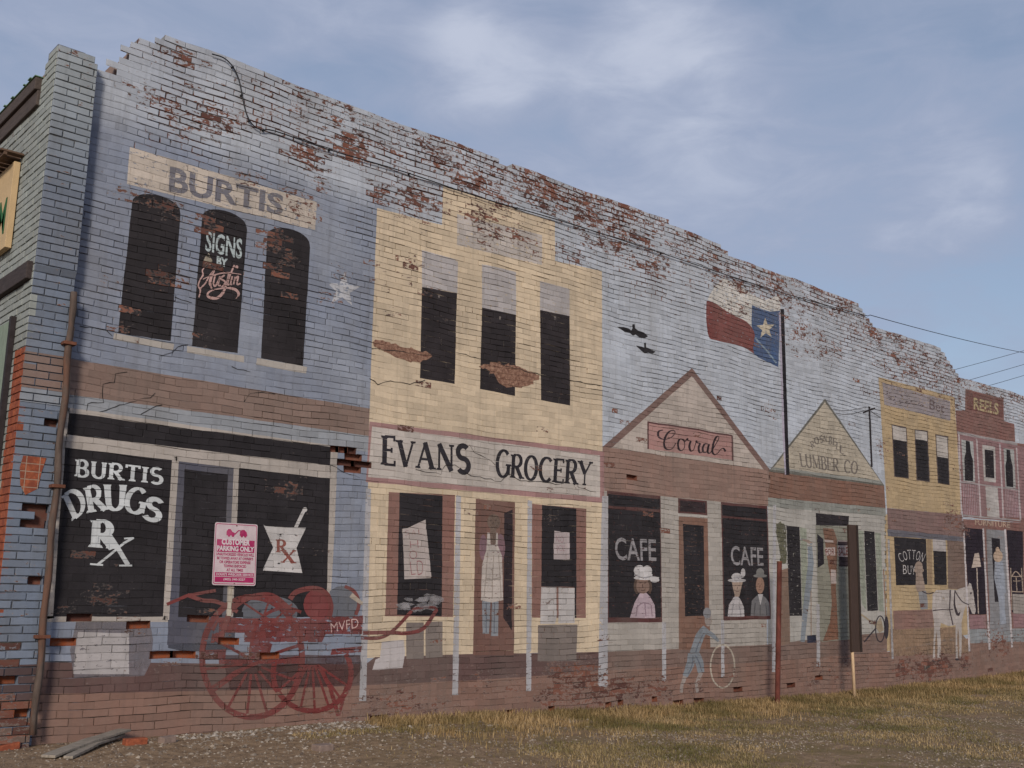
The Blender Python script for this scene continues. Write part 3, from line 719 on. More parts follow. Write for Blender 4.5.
for a in range(20, 170, 22): stroke(wh, [(312+6*cos(radians(a)), 665), (312+37*cos(radians(a)), 673+36*sin(radians(a)))], 1.2, 6.2)
stroke(wh, [(212,700-62),(252,660),(300,645)], 1.6, 6.3); stroke(wh, [(208,690),(235,672),(262,661)], 1.6, 6.3)
stroke(wh, R4([(270,560),(235,690),(205,600)]), 2, 6.3); stroke(wh, R4([(150,480),(190,560),(232,700)]), 2, 6.4)
wh.build('painted_wheels', paint(RED, wear=.12, cover=.9, soft=.05, name='faded_red_paint'), engo)
ln = MB()
stroke(ln, smooth(R3([(340,330),(380,210),(440,150),(520,122),(600,130),(690,210)])), 2.6, 6.5)
stroke(ln, smooth(R4([(0,140),(30,105),(110,88),(170,110),(195,170),(185,235)])), 2.6, 6.6)
stroke(ln, smooth(R4([(262,78),(310,105),(330,160),(315,215)])), 1.7, 6.5)
stroke(ln, smooth(R4([(350,302),(480,300),(560,303),(640,280),(700,195)])), 1.9, 6.5)
stroke(ln, smooth(R4([(340,325),(430,325),(500,285),(580,200)])), 1.7, 6.8)
stroke(ln, smooth(R4([(580,200),(600,185),(690,180),(705,200)])), 1.2, 7.0)
stroke(ln, R3([(80,165),(180,122),(315,98)]), 1.6, 6.5); stroke(ln, smooth(R3([(180,120),(250,145),(310,150),(370,172),(420,200)])), 2.0, 6.7)
stroke(ln, R3([(430,240),(700,236)]), 1.2, 6.9); stroke(ln, R3([(300,290),(330,235),(440,238)]), 1.6, 6.9)
stroke(ln, [(244,603),(300,640)], 1.0, 7.0); stroke(ln, [(270,598),(262,620)], 1.0, 7.0); stroke(ln, [(292,604),(270,625)], 1.0, 7.1)
ln.build('painted_shafts', paint(C255(120, 46, 46), wear=.05, name='dull_red_line'), engo)
mb = MB(); sans(mb, 'MVFD', R4([(193,256),(325,230),(329,276),(196,300)]), 8, -.012); mb.build('lettering', paint(C255(206, 172, 168)), engo)
part('painted_handle', C255(170, 156, 140), engo, 7.4, R4([(285,130),(300,110),(350,155),(345,170)]))

# GROCERY
YEL = C255(206, 185, 153)
groc = part('painted_grocery', YEL, bld, 1.4, [(377,208),(442,225),(443,186),(555,222),(555,261),(602,271),(602.5,452),(369,424)], [(369,424),(602.5,452),(603,652),(470,654),(366,658)])
part('painted_sign_board', C255(182, 174, 170), groc, 2.4, [(457,214),(542,235),(542,265),(457,245)], wear=.16)
for i, (t, s, b) in enumerate((([(422,250),(458,260),(457.5,293),(422,287)], [(422,287),(457,293),(454.5,384),(420,378)], 0), ([(482,264),(516,272),(516,315),(482,308)], [(482,307.5),(516,315),(515,396),(480,389)], 0), ([(540,281),(569.5,289),(569.5,316),(540,310)], [(540,310),(569.5,316),(570,405.5),(541,400)], 0))):
    part('painted_window', C255(42, 36, 40), groc, 2.6, s, wear=.0); part('painted_blind', C255(172, 168, 172), groc, 2.4, t, wear=.06)
for q in [(439,296),(500,318),(555,318)]:
    mb = MB(); circ(mb, *q, 1.0, 2.0, 4, 10); mb.build('painted_blind_pull', paint(C255(110, 102, 102), wear=.2), groc)
scar = [Z(200, 220, 4, [(690,480),(740,485),(820,508),(880,520),(935,545),(870,570),(830,562),(780,550),(725,520),(690,500)]), Z(420, 300, 4, [(240,262),(300,250),(340,255),(400,268),(475,305),(450,335),(400,348),(350,350),(320,335),(295,300)])]
k = N('broken_render'); p = k.pos(); n = k.noise(p, 22, 6, .7)
k.color(k.mix(k.rng(n, .35, .65), C255(98, 66, 56), C255(160, 128, 110))); k.bump(n, 1, .02); scm = k.m
def jag(poly, amp, seed):
    r = random.Random(seed); out = []
    for i in range(len(poly)):
        a, b = poly[i], poly[(i+1) % len(poly)]; m = max(2, int(hypot(b[0]-a[0], b[1]-a[1])/3))
        for t in range(m): out.append((a[0]+(b[0]-a[0])*t/m+r.uniform(-amp, amp), a[1]+(b[1]-a[1])*t/m+r.uniform(-amp, amp)*.8))
    return out
for i, s in enumerate(scar): mb = MB(); pp(mb, jag(s, 2.0, i), 5.5, 0); mb.build('bare_brick_scar', scm, groc)
part('painted_sign_border', C255(160, 116, 116), groc, 2.2, [(369.5,421.5),(604,451.5),(604,503),(366,482)])
part('painted_sign_board', C255(186, 178, 172), groc, 3, [(372,426.5),(600,455.5),(600,497.5),(368,477)])
DK = C255(40, 38, 46)
mb = MB(); serif(mb, 'EVANS', [(381.5,438.5),(470,446.5),(470,473),(381,464.5)], 5, T=.1, t=.045, first=1.12); serif(mb, 'GROCERY', [(496,453),(592,462),(590.5,486),(495,476)], 5, T=.095, t=.042, first=1.14, gap=.04)
mb.build('lettering', paint(DK), groc)
BR_ = C255(136, 92, 82)
G38 = lambda pts: Z(380, 470, 4, pts)
part('painted_window_frame', BR_, groc, 2.4, G38([(35,88),(300,100),(292,588),(20,585)]))
part('painted_window', BLACK, groc, 3, G38([(78,90),(250,103),(247,585),(68,580)]))
poster = G38([(90,235),(112,232),(182,198),(205,432),(97,437)])
part('painted_poster', C255(176, 164, 162), groc, 4, poster)
mb = MB(); PK = C255(170, 120, 124)
P5 = lambda pts: Z(395, 510, 10.24, pts)
for s, q in (('S', [(100,215),(140,205),(142,255),(102,262)]), ('A', [(170,210),(208,200),(212,252),(172,258)]), ('L', [(240,200),(270,190),(275,245),(244,250)]), ('H', [(150,320),(235,310),(240,385),(155,390)]), ('O', [(140,420),(220,410),(225,500),(148,505)]), ('L', [(150,530),(200,520),(210,660),(165,665)]), ('D', [(220,520),(285,512),(290,660),(232,665)])):
    sans(mb, s, P5(q), 5, -.02)
mb.build('lettering', paint(C255(150, 92, 98), wear=.1), groc)
mb = MB(); r = random.Random(4)
for k in range(16):
    cx, cy, ra, rb = 400+r.random()*37, 599+r.random()*13-abs(r.random()-.5)*8, r.uniform(4, 9), r.uniform(2, 4)
    pp(mb, [(cx+ra*cos(t*.7)*r.uniform(.6, 1.2), cy+rb*sin(t*.7)*r.uniform(.6, 1.2)) for t in range(9)], 4+.3*k, 0)
mb.build('painted_steam', paint(C255(178, 176, 184), cover=.34, soft=.07, name='steam_paint'), groc)
GR = C255(122, 110, 106)
part('painted_panel', GR, groc, 2.4, G38([(105,610),(175,610),(175,756),(105,756)]), G38([(182,608),(250,606),(250,748),(182,752)]))
part('painted_over_patch', C255(184, 178, 182), groc, 3, R4([(440,345),(545,335),(552,400),(540,470),(395,480),(410,430),(432,420)]))
part('painted_doorway', C255(116, 76, 66), groc, 2.4, G38([(383,115),(540,128),(535,740),(372,740)]))
part('painted_open_door', C255(44, 34, 40), groc, 3, G38([(497,172),(530,158),(527,642),(493,590)]))
gm = MB(); pp(gm, G38([(430,250),(440,252),(442,298),(460,298),(464,252),(472,252),(470,300),(488,345),(492,520),(448,530),(403,522),(408,380),(425,320)]), 4, 0)
gmo = gm.build('painted_grocer_apron', paint(C255(186, 176, 170), wear=.05), groc)
for a_, b_, c_ in ((413, 4, 13), (482, 4.5, 14)): gm = MB(); circ(gm, 380+a_/4, 470+310/4, b_, c_, 3.4); gm.build('painted_sleeve', paint(C255(128, 90, 106)), groc)
gm = MB(); circ(gm, 380+455/4, 470+208/4, 6.5, 8, 4.2); pp(gm, G38([(440,230),(466,230),(463,296),(444,296)]), 4.1, 0); gm.build('painted_grocer_head', paint(C255(118, 96, 84), cover=.8), groc)
gm = MB(); pp(gm, G38([(408,522),(442,528),(436,655),(410,655)]), 3.6, 0); pp(gm, G38([(448,528),(474,524),(472,664),(444,664)]), 3.6, 0); gm.build('painted_grocer_jeans', paint(C255(128, 136, 148), wear=.05), groc)
part('painted_window_frame', BR_, groc, 2.4, G38([(608,135),(825,155),(823,592),(607,590)]))
part('painted_window', BLACK, groc, 3, G38([(648,140),(785,155),(785,592),(778,592),(776,468),(645,466)]))
part('painted_poster', C255(180, 166, 170), groc, 4, G38([(697,243),(758,250),(758,358),(695,357)]))
mb = MB(); sans(mb, 'NO', G38([(704,262),(735,265),(735,292),(704,290)]), 5, .0); sans(mb, 'ICE', G38([(708,300),(740,303),(740,325),(708,322)]), 5, .0); mb.build('lettering', paint(C255(166, 130, 140), wear=.3), groc)
part('painted_crate', C255(186, 182, 184), groc, 3.5, G38([(645,468),(706,468),(706,590),(700,615),(640,615)]), G38([(714,468),(778,472),(778,612),(713,614)]))
part('painted_panel', GR, groc, 2.6, G38([(632,620),(790,618),(785,765),(630,765)]))
PW = C255(166, 166, 174)
for q in ([(366,488),(371,489),(366,701),(359,701)], [(456,495),(461,496),(458,695),(452,695)], [(527.5,500),(532,501),(531,691),(526,691)], [(602,496),(608,496),(607.5,687),(598,687)]):
    part('painted_post', PW, groc, 5, q, wear=.1)

# CAFE
cafe = part('painted_cafe', C255(164, 158, 152), bld, 1.4, [(604,488),(767,506),(767,645),(603,655)])
part('painted_fascia', C255(142, 110, 98), cafe, 2, [(602.5,446.5),(771,470.5),(768,506),(604.5,491)])
part('painted_gable_trim', C255(120, 90, 84), cafe, 2.2, [(692,368),(771,471),(764,470),(692,376),(612,447.6),(602.5,446.8)])
part('painted_gable', C255(176, 164, 156), cafe, 2, [(692,375),(764.5,470),(611,448)])
part('painted_sign_board', C255(170, 122, 118), cafe, 3, [(648,422),(732,435.5),(732.5,460),(648,449)])
mb = MB(); stroke(mb, [(648,449),(648,422)], .7, 4); stroke(mb, [(647.5,422),(732,435.7)], .8, 4.3); stroke(mb, [(732,435.5),(732.7,461)], .8, 4); mb.build('painted_sign_outline', paint(C255(84, 42, 46)), cafe)
mb = MB(); CC = lambda pts: Z(640, 410, 10.24, pts)
def script(mb, pts, w0, w1, layer, n=5):
    px = smooth(CC(pts), n)
    ws = []
    for k in range(len(px)):
        a, b = px[max(0, k-1)], px[min(len(px)-1, k+1)]; d = hypot(b[0]-a[0], b[1]-a[1]) or 1; v = (b[1]-a[1])/d
        ws.append(w0+(w1-w0)*max(0, v))
    stroke(mb, px, ws, layer)
for pi_, pts in enumerate(([(235,205),(190,220),(190,275),(240,300),(310,285),(355,240),(345,210),(300,220),(262,270),(245,340),(262,395),(310,405),(345,375),(365,335)],
            [(440,300),(405,300),(388,345),(398,400),(430,415),(455,380),(455,330),(435,300),(460,320),(480,305)],
            [(462,325),(482,292),(490,310),(520,316)], [(520,316),(506,360),(508,402),(524,422),(547,410)], [(547,410),(566,352),(576,314),(584,334),(616,340)], [(616,340),(600,380),(602,418),(616,438),(640,428)],
            [(695,350),(660,350),(640,395),(650,430),(680,430),(700,390),(705,350),(690,420),(705,445),(725,430)], [(725,430),(775,350),(805,290),(795,268),(770,290),(745,370),(740,430),(765,458),(795,440),(830,400),(855,395),(875,425)])):
    script(mb, pts, .4, 1.05, 4.6+.25*pi_)
mb.build('lettering', paint(C255(48, 34, 40)), cafe)
MAR = C255(86, 38, 40)
K6 = lambda pts: Z(600, 480, 4.8, pts)
for outer, innr, bar in ((K6([(33,50),(290,77),(298,682),(37,685)]), K6([(38,66),(287,92),(293,658),(42,660)]), K6([(36,122),(290,142),(290,156),(36,138)])), (K6([(580,105),(803,125),(820,668),(593,675)]), K6([(585,118),(799,138),(814,650),(598,655)]), K6([(584,170),(803,190),(803,200),(584,182)]))):
    part('painted_window_frame', MAR, cafe, 2.4, outer); part('painted_window', BLACK, cafe, 3, innr, wear=.03); part('painted_window_bar', C255(80, 34, 36), cafe, 3.6, bar, wear=.1)
mb = MB(); CL = C255(140, 138, 146)
for q in (K6([(68,275),(268,285),(270,390),(75,385)]), K6([(625,315),(782,325),(785,412),(630,410)])):
    mb = MB(); sans(mb, 'CAFE', q, 5, .012); mb.build('lettering', paint(CL, wear=.12), cafe)
part('painted_transom', MAR, cafe, 2.4, K6([(375,87),(513,100),(515,170),(375,158)])); part('painted_transom_glass', C255(50, 38, 42), cafe, 3, K6([(384,97),(506,108),(506,158),(384,150)]), wear=.06)
part('painted_door', C255(128, 88, 70), cafe, 2.4, K6([(378,172),(516,184),(525,650),(530,812),(378,815)]))
part('painted_door_frame', C255(180, 176, 172), cafe, 3.2, K6([(375,163),(516,175),(516,184),(376,173)]))
part('painted_door_glass', BLACK, cafe, 3, K6([(398,210),(497,220),(503,652),(408,655)]), wear=.03)
fg = MB(); pp(fg, K6([(143,662),(266,662),(262,600),(240,560),(218,538),(190,545),(165,590)]), 4, 0); fg.build('painted_woman_dress', paint(C255(176, 154, 168), wear=.04), cafe)
fg = MB(); circ(fg, 600+203/4.8, 480+500/4.8, 8.3, 9.5, 4.3); fg.build('painted_woman_head', paint(C255(132, 104, 92)), cafe)
fg = MB(); [circ(fg, 600+a/4.8, 480+b/4.8, c/4.8, d/4.8, 5+.2*i) for i, (a, b, c, d) in enumerate([(190,436,28,28),(226,436,24,26),(208,456,44,16),(222,470,62,10),(262,480,22,12)])]; fg.build('painted_hat', paint(C255(192, 190, 194), wear=.04), cafe)
fg = MB(); pp(fg, K6([(612,655),(692,655),(690,610),(672,570),(655,552),(640,565),(618,600)]), 4, 0); fg.build('painted_woman_dress', paint(C255(176, 172, 178), wear=.04), cafe)
fg = MB(); pp(fg, K6([(632,490),(684,490),(675,530),(668,560),(648,560),(640,530)]), 4.4, 0); fg.build('painted_woman_head', paint(C255(158, 134, 118)), cafe)
fg = MB(); [circ(fg, 600+a/4.8, 480+b/4.8, c/4.8, d/4.8, 5+.2*i) for i, (a, b, c, d) in enumerate([(657,482,44,9),(655,464,25,18),(686,446,11,22)])]; fg.build('painted_hat', paint(C255(176, 174, 178), wear=.04), cafe)
fg = MB(); pp(fg, K6([(722,652),(816,652),(812,590),(795,565),(772,548),(750,556),(728,580)]), 4, 0); fg.build('painted_man_suit', paint(C255(104, 104, 110)), cafe)
fg = MB(); circ(fg, 600+768/4.8, 480+505/4.8, 4.2, 8.5, 4.4); fg.build('painted_man_head', paint(C255(150, 112, 92)), cafe)
fg = MB(); circ(fg, 600+768/4.8, 480+460/4.8, 7, 1.8, 5); circ(fg, 600+768/4.8, 480+444/4.8, 4, 4.4, 5.2); fg.build('painted_hat', paint(C255(112, 112, 112)), cafe)
fg = MB(); pp(fg, K6([(757,548),(782,548),(770,600)]), 4.8, 0); fg.build('painted_collar', paint(C255(170, 168, 172)), cafe)
Q5 = lambda pts: Z(580, 590, 4, pts)
KID = C255(120, 130, 142)
fg = MB(); stroke(fg, smooth(Q5([(503,150),(480,185),(455,255)])), [3.2+1.2*min(1, k/5) for k in range(11)], 4)
stroke(fg, Q5([(455,250),(478,290),(484,330)]), [5, 4.2, 3.2], 4.3); stroke(fg, Q5([(450,255),(440,300),(420,345)]), [4.5, 4, 2.8], 4.5)
stroke(fg, Q5([(500,165),(530,180),(555,205)]), [2.6, 2.2, 1.4], 4.7)
fg.build('painted_boy_clothes', paint(KID, wear=.05), cafe)
fg = MB(); stroke(fg, Q5([(484,330),(465,375),(470,410)]), [2.2, 1.6, 1.6], 4); stroke(fg, Q5([(420,345),(408,380),(405,410)]), [2.2, 1.6, 1.6], 4.2); stroke(fg, Q5([(555,205),(600,216)]), 1, 4.2); circ(fg, 580+512/4, 590+118/4, 3.5, 7, 4); fg.build('painted_boy_skin', paint(C255(150, 138, 134), wear=.1), cafe)
fg = MB(); circ(fg, 580+508/4, 590+92/4, 4, 5.5, 4.6); fg.build('painted_hat', paint(C255(128, 130, 138)), cafe)
fg = MB(); stroke(fg, arcpts(580+570/4, 590+305/4, 12, 21.5, 0, 360, 36), .75, 5); fg.build('painted_hoop', paint(C255(178, 166, 150), wear=.05), cafe)
for q in ([(662,622),(666,622),(666,681.5),(662,681.5)], [(721,620),(724,620),(724.5,677),(721,677)], [(773,505),(776,505),(775,672),(772,672)]): part('painted_post', PW, cafe, 5, q, wear=.12)

def marks(name, col, parent, layer, *strokes, w=.35, **kw):
    for i, s_ in enumerate(strokes):
        mb = MB(); stroke(mb, smooth(s_, 3), w, layer+.1*i); mb.build(name.rstrip('s'), paint(col, **kw), parent)
marks('painted_hair', C255(84, 62, 52), cafe, 4.8, K6([(172,480),(168,520),(180,545)]), K6([(232,470),(243,510),(236,545)]), w=1.3)
marks('painted_face_lines', C255(78, 54, 50), cafe, 5, K6([(190,495),(199,493)]), K6([(212,495),(221,493)]), K6([(205,500),(203,514),(208,516)]), K6([(196,528),(206,531),(216,527)]))
marks('painted_face_lines', C255(92, 66, 58), cafe, 5, K6([(646,508),(654,506)]), K6([(664,508),(672,506)]), K6([(660,512),(658,524)]), K6([(650,535),(666,535)]), w=.28)
marks('painted_face_lines', C255(86, 58, 50), cafe, 5, K6([(757,500),(764,498)]), K6([(771,500),(778,498)]), K6([(768,504),(766,518)]), K6([(760,527),(775,527)]), w=.28)
marks('painted_folds', C255(136, 112, 128), cafe, 4.9, K6([(180,600),(172,655)]), K6([(215,590),(220,655)]), K6([(245,600),(250,655)]), K6([(175,612),(205,590),(240,596)]), w=.5, wear=.2)
marks('painted_folds', C255(140, 138, 146), cafe, 4.9, K6([(640,590),(632,650)]), K6([(668,590),(674,650)]), w=.45, wear=.2)
marks('painted_folds', C255(70, 70, 78), cafe, 4.9, K6([(745,590),(738,650)]), K6([(795,590),(800,650)]), K6([(768,600),(768,650)]), w=.45, wear=.15)
marks('painted_folds', C255(86, 98, 116), cafe, 5, Q5([(490,180),(470,225),(462,250)]), Q5([(452,262),(448,300),(432,335)]), Q5([(462,262),(480,300),(486,325)]), w=.5, wear=.15)
marks('painted_hat_band', C255(150, 150, 158), cafe, 6, K6([(165,452),(205,470),(245,462)]), K6([(640,470),(684,466)]), w=.6, wear=.15)
marks('painted_folds', C255(150, 138, 130), groc, 4.9, G38([(430,330),(424,420),(415,510)]), G38([(455,340),(450,430),(448,515)]), G38([(474,340),(480,430),(484,510)]), G38([(418,432),(450,436),(484,430)]), w=.45, wear=.25)
marks('painted_folds', C255(92, 100, 116), groc, 4.2, G38([(425,530),(424,650)]), G38([(458,530),(456,655)]), w=.5, wear=.2)
marks('painted_face_lines', C255(70, 54, 48), groc, 5, G38([(438,202),(447,200)]), G38([(460,202),(468,200)]), G38([(453,206),(450,218)]), G38([(442,230),(462,230)]), w=.3)

# BIRDS, FLAG
F2 = lambda pts: Z(420, 300, 4, pts)
for b in ([(788,107),(815,108),(835,114),(845,122),(850,112),(848,98),(858,96),(860,112),(872,122),(895,130),(912,145),(900,152),(878,150),(862,138),(852,143),(840,132),(820,128)], [(864,182),(885,186),(897,190),(896,172),(904,170),(906,190),(922,196),(942,207),(930,215),(912,210),(900,214),(885,203)]):
    part('painted_bird', C255(34, 32, 36), bld, 3, F2(b), rough=0)
F6 = lambda pts: Z(640, 220, 4, pts)
flag = part('painted_flag', C255(122, 54, 52), bld, 3, smooth(F6([(268,322),(300,333),(350,368),(420,403),(450,433),(459,460)]), 3)+smooth(F6([(456,535),(410,507),(340,490),(300,480),(276,468),(265,400),(266,330)]), 3), rough=0, wear=.03)
part('painted_flag_field', C255(48, 84, 134), flag, 3.4, smooth(F6([(448,340),(480,355),(520,366),(561,362)]), 3)+smooth(F6([(553,588),(520,572),(455,533),(459,460),(446,420),(448,345)]), 3), rough=0, wear=.03)
part('painted_flag_stripe', C255(206, 204, 200), flag, 2, F6([(270,318),(290,280),(330,232),(390,255),(450,300),(500,320),(560,300),(562,362),(520,366),(448,340),(446,430),(420,403),(350,368),(300,333)]), wear=.22)
mb = MB(); pp(mb, starpts(*F6([(502,434)])[0], 11, -.05, .85), 5, 0); mb.build('painted_flag_star', paint(C255(196, 184, 160), wear=.08), flag)
mb = MB(); stroke(mb, F6([(460,470),(500,515),(545,572)]), .8, 4.4); mb.build('painted_fold', paint(C255(120, 146, 170), wear=.2), flag)
part('painted_flagpole', C255(30, 26, 34), bld, 4, [(780.5,309),(784,309),(787.5,420),(789.5,475),(786,475),(784,420)])
part('painted_pole_highlight', C255(168, 160, 186), bld, 3.6, [(778.8,312),(780.5,312),(784,420),(786,475),(784.5,475),(782,420)], wear=.15)

# LUMBER STORE
K7 = lambda pts: Z(768, 370, 4, pts)
lum = part('painted_lumber_store', C255(166, 164, 160), bld, 1.4, [(768,500),(886,514),(887,633),(768,645)])
part('painted_fascia', C255(128, 86, 68), lum, 2, [(769,471),(884,485.5),(885.5,508),(768,497.5)])
part('painted_beam', C255(134, 138, 134), lum, 2.2, [(768,497.5),(885.5,508),(886,516),(768,507)])
part('painted_gable_trim', C255(98, 98, 92), lum, 2.2, [(825,398.5),(884.5,486),(768.5,471.5)])
part('painted_gable', C255(174, 164, 146), lum, 2.8, [(825,402),(881,482),(772.5,469)], wear=.03)
part('painted_trim', C255(138, 142, 138), lum, 3, [(771,469.5),(773,467),(880,480.5),(882,484)])
mb = MB(); LG = C255(112, 104, 98)
serif(mb, 'LUMBER CO', K7([(122,332),(360,368),(358,417),(130,386)]), 5, T=.085, t=.035, gap=.02)
L8 = lambda pts: Z(780, 390, 8.53, pts)
for ch, q in (('R', [(255,445),(285,430),(298,480),(268,500)]), ('O', [(285,415),(325,395),(335,455),(298,465)]), ('S', [(335,392),(365,388),(368,445),(338,448)]), ('N', [(368,388),(402,390),(400,442),(368,445)]), ('B', [(415,395),(445,400),(440,465),(412,460)]), ('E', [(450,405),(485,418),(478,475),(445,465)]), ('L', [(478,440),(512,455),(505,515),(475,505)]), ('L', [(510,465),(548,485),(538,550),(505,530)])):
    serif(mb, ch, None, 5, T=.1, t=.05, quads=[L8(q)])
mb.build('lettering', paint(LG, wear=.16), lum)
mb = MB(); stroke(mb, K7([(401,148),(405,148),(415,388)]), .9, 4); stroke(mb, K7([(380,171),(428,153)]), .9, 4.4); mb.build('painted_utility_pole', paint(C255(42, 36, 40)), lum)
mb = MB()
for w in ([(262,155),(300,163),(345,158),(395,148)], [(270,172),(310,178),(350,172),(385,162)], [(425,155),(440,160),(452,162)], [(412,165),(430,178),(450,190)]): stroke(mb, smooth(K7(w), 3), .35, 4)
mb.build('painted_wires', paint(C255(84, 86, 96), wear=.1), lum)
V = lambda pts: Z(740, 500, 3.84, pts)
part('painted_window', BLACK, lum, 3, V([(178,98),(228,103),(238,445),(190,445)]), wear=.02)
part('painted_shutter', C255(150, 160, 142), lum, 2.6, V([(230,104),(255,110),(262,400),(240,445)]), cover=.9)
part('painted_shrub', C255(92, 92, 66), lum, 2.8, jag(V([(140,92),(155,84),(170,92),(176,130),(178,240),(155,245),(150,180),(135,120)]), .8, 3), rough=0, cover=.85, wear=.1)
part('painted_barrel', C255(124, 96, 80), lum, 2.6, V([(150,270),(188,262),(192,552),(150,560)]))
part('painted_door_head', C255(40, 34, 40), lum, 3, V([(291,50),(418,62),(416,100),(292,96)]))
part('painted_doorway', C255(130, 130, 118), lum, 2.4, V([(290,96),(420,102),(432,535),(305,545)]))
part('painted_door_board', C255(136, 88, 64), lum, 3, V([(318,108),(358,110),(372,150),(372,240),(368,330),(378,535),(318,542),(345,470),(352,400),(348,300),(335,230)]), cover=.8, soft=.05)
part('painted_open_door', C255(36, 32, 42), lum, 3.4, V([(296,130),(320,150),(322,245),(298,260)]))
P2 = lambda pts: Z(810, 525, 10.24, pts)
part('painted_notice', C255(60, 44, 48), lum, 3.6, P2([(283,168),(385,170),(385,210),(283,208)]), P2([(295,325),(392,328),(392,425),(298,425)]))
part('painted_notice', C255(176, 160, 158), lum, 3.4, P2([(283,158),(388,160),(392,325),(283,325)]), P2([(145,150),(235,158),(240,180),(150,175)]), P2([(150,235),(255,228),(258,312),(160,315)]), P2([(212,455),(262,460),(268,600),(215,600)]))
mb = MB(); sans(mb, 'FOR', P2([(155,245),(250,238),(250,308),(162,312)]), 4.8, .01); sans(mb, 'SALE', P2([(288,225),(386,222),(388,312),(290,316)]), 4.8, .02); mb.build('lettering', paint(C255(120, 52, 48), wear=.12), lum)
fg = MB(); stroke(fg, V([(268,178),(272,240),(262,340),(250,430),(240,545)]), [2.2, 2.9, 3.2, 2.6, 2.2], 4); stroke(fg, V([(232,150),(255,155),(276,170)]), [.7, 1.1, 1.2], 4.5)
fg.build('painted_sweeper', paint(C255(122, 134, 148), wear=.08), lum)
fg = MB(); pp(fg, V([(232,150),(262,152),(280,165),(265,168)]), 4.8, 0); fg.build('painted_hat', paint(C255(150, 130, 118)), lum)
fg = MB(); stroke(fg, V([(272,350),(273,520)]), .4, 4.6); fg.build('painted_broom_handle', paint(C255(140, 110, 90)), lum)
fg = MB(); pp(fg, V([(257,520),(292,518),(293,548),(258,549)]), 4.6, 0); fg.build('painted_broom_head', paint(C255(40, 44, 66)), lum)
part('painted_post', PW, lum, 5, V([(293,400),(305,400),(308,640),(294,645)]), wear=.12)
part('painted_window', BLACK, lum, 3, V([(476,118),(516,122),(530,424),(489,426)]), wear=.02)
part('painted_shutter', C255(148, 158, 142), lum, 2.6, V([(518,124),(540,128),(552,430),(532,424)]), V([(448,116),(474,118),(486,425),(468,400)]), cover=.85)
fg = MB(); stroke(fg, V([(460,436),(540,495)]), .8, 4.4); pp(fg, V([(515,480),(540,450),(552,500),(535,510)]), 4, 0); fg.build('painted_wheelbarrow', paint(C255(156, 138, 110)), lum)
fg = MB(); stroke(fg, arcpts(740+538/3.84, 500+495/3.84, 4.6, 13, 0, 360, 24), .55, 5); stroke(fg, V([(476,545),(522,492)]), .7, 5.2); circ(fg, 740+562/3.84, 500+490/3.84, 2.3, 11.5, 5); fg.build('painted_wheel', paint(C255(52, 46, 56)), lum)
fg = MB(); stroke(fg, V([(551,265),(560,450)]), .5, 5); fg.build('painted_rake', paint(C255(146, 112, 88), wear=.1), lum)
part('painted_post', PW, lum, 5, V([(566,150),(574,150),(590,610),(582,612)]), cover=.7)

# COTTON OFFICE
MUS = C255(178, 152, 108)
U = lambda pts: Z(870, 370, 5.91, pts)
T = lambda pts: Z(870, 500, 3.84, pts)
cot = part('painted_cotton_office', MUS, bld, 1.4, [(878.5,377),(954.5,397),(962,515),(887,508)], [(884.5,514),(962,520),(965,541),(970,634),(885,652)])
part('painted_sign_board', C255(142, 134, 142), cot, 2.4, U([(72,72),(475,185),(475,300),(85,205)]), wear=.1)
mb = MB(); sans(mb, 'BETTY', U([(350,170),(452,198),(450,258),(352,232)]), 4, .0); sans(mb, 'SUE', U([(88,120),(150,140),(150,195),(90,178)]), 4, .0)
mb = MB(); sans(mb, 'Bet', U([(352,172),(440,196),(438,256),(352,232)]), 4, .0); mb.build('lettering', paint(C255(90, 70, 80), wear=.3), cot)
mb = MB(); r = random.Random(8)
for k in range(26):
    u = r.random()*.62+.03; cx, cy = 884+u*62, 394+u*17+r.uniform(-5, 6); stroke(mb, [(cx, cy), (cx+r.uniform(.8, 2.5), cy+r.uniform(-1, 1.2))], .45, 4+.1*k)
mb.build('lettering_traces', paint(C255(84, 68, 78), wear=.15), cot)
for o, sp, inn in (([(127,320),(216,338),(230,642),(144,632)], 410, 0), ([(262,350),(341,360),(353,662),(274,652)], 408, 0), ([(386,380),(461,393),(471,681),(400,670)], 510, 0)):
    part('painted_window_frame', C255(76, 62, 66), cot, 2.4, U(o))
    a, b, c, d = o; e = 5
    TL, TR, BR2, BL = (a[0]+e, a[1]+e+2), (b[0]-e, b[1]+e+2), (c[0]-e, c[1]-e), (d[0]+e, d[1]-e)
    t = (sp-TL[1])/(BL[1]-TL[1]); ml = (TL[0]+(BL[0]-TL[0])*t, sp); mr = (TR[0]+(BR2[0]-TR[0])*t, sp+12)
    part('painted_window', BLACK, cot, 3, U([ml, mr, BR2, BL])); part('painted_blind', C255(176, 170, 166), cot, 3, U([TL, TR, mr, ml]))
part('painted_fascia', C255(124, 94, 92), cot, 2, [(887,508),(962,515),(965,542),(888,531)])
part('painted_beam', C255(92, 92, 106), cot, 2.8, T([(66,112),(358,142),(360,160),(68,138)]))
part('painted_wall_panel', C255(116, 92, 82), cot, 2, T([(296,155),(360,160),(372,345),(300,340)]))
part('painted_window', BLACK, cot, 3, T([(92,142),(215,150),(220,325),(100,328)])); part('painted_window', BLACK, cot, 3, T([(243,195),(292,198),(295,326),(247,325)]))
part('painted_blind', C255(170, 164, 166), cot, 3, T([(240,150),(290,155),(292,198),(242,195)]))
part('painted_curtain', C255(150, 124, 90), cot, 3.2, T([(218,150),(236,152),(240,328),(222,326)]))
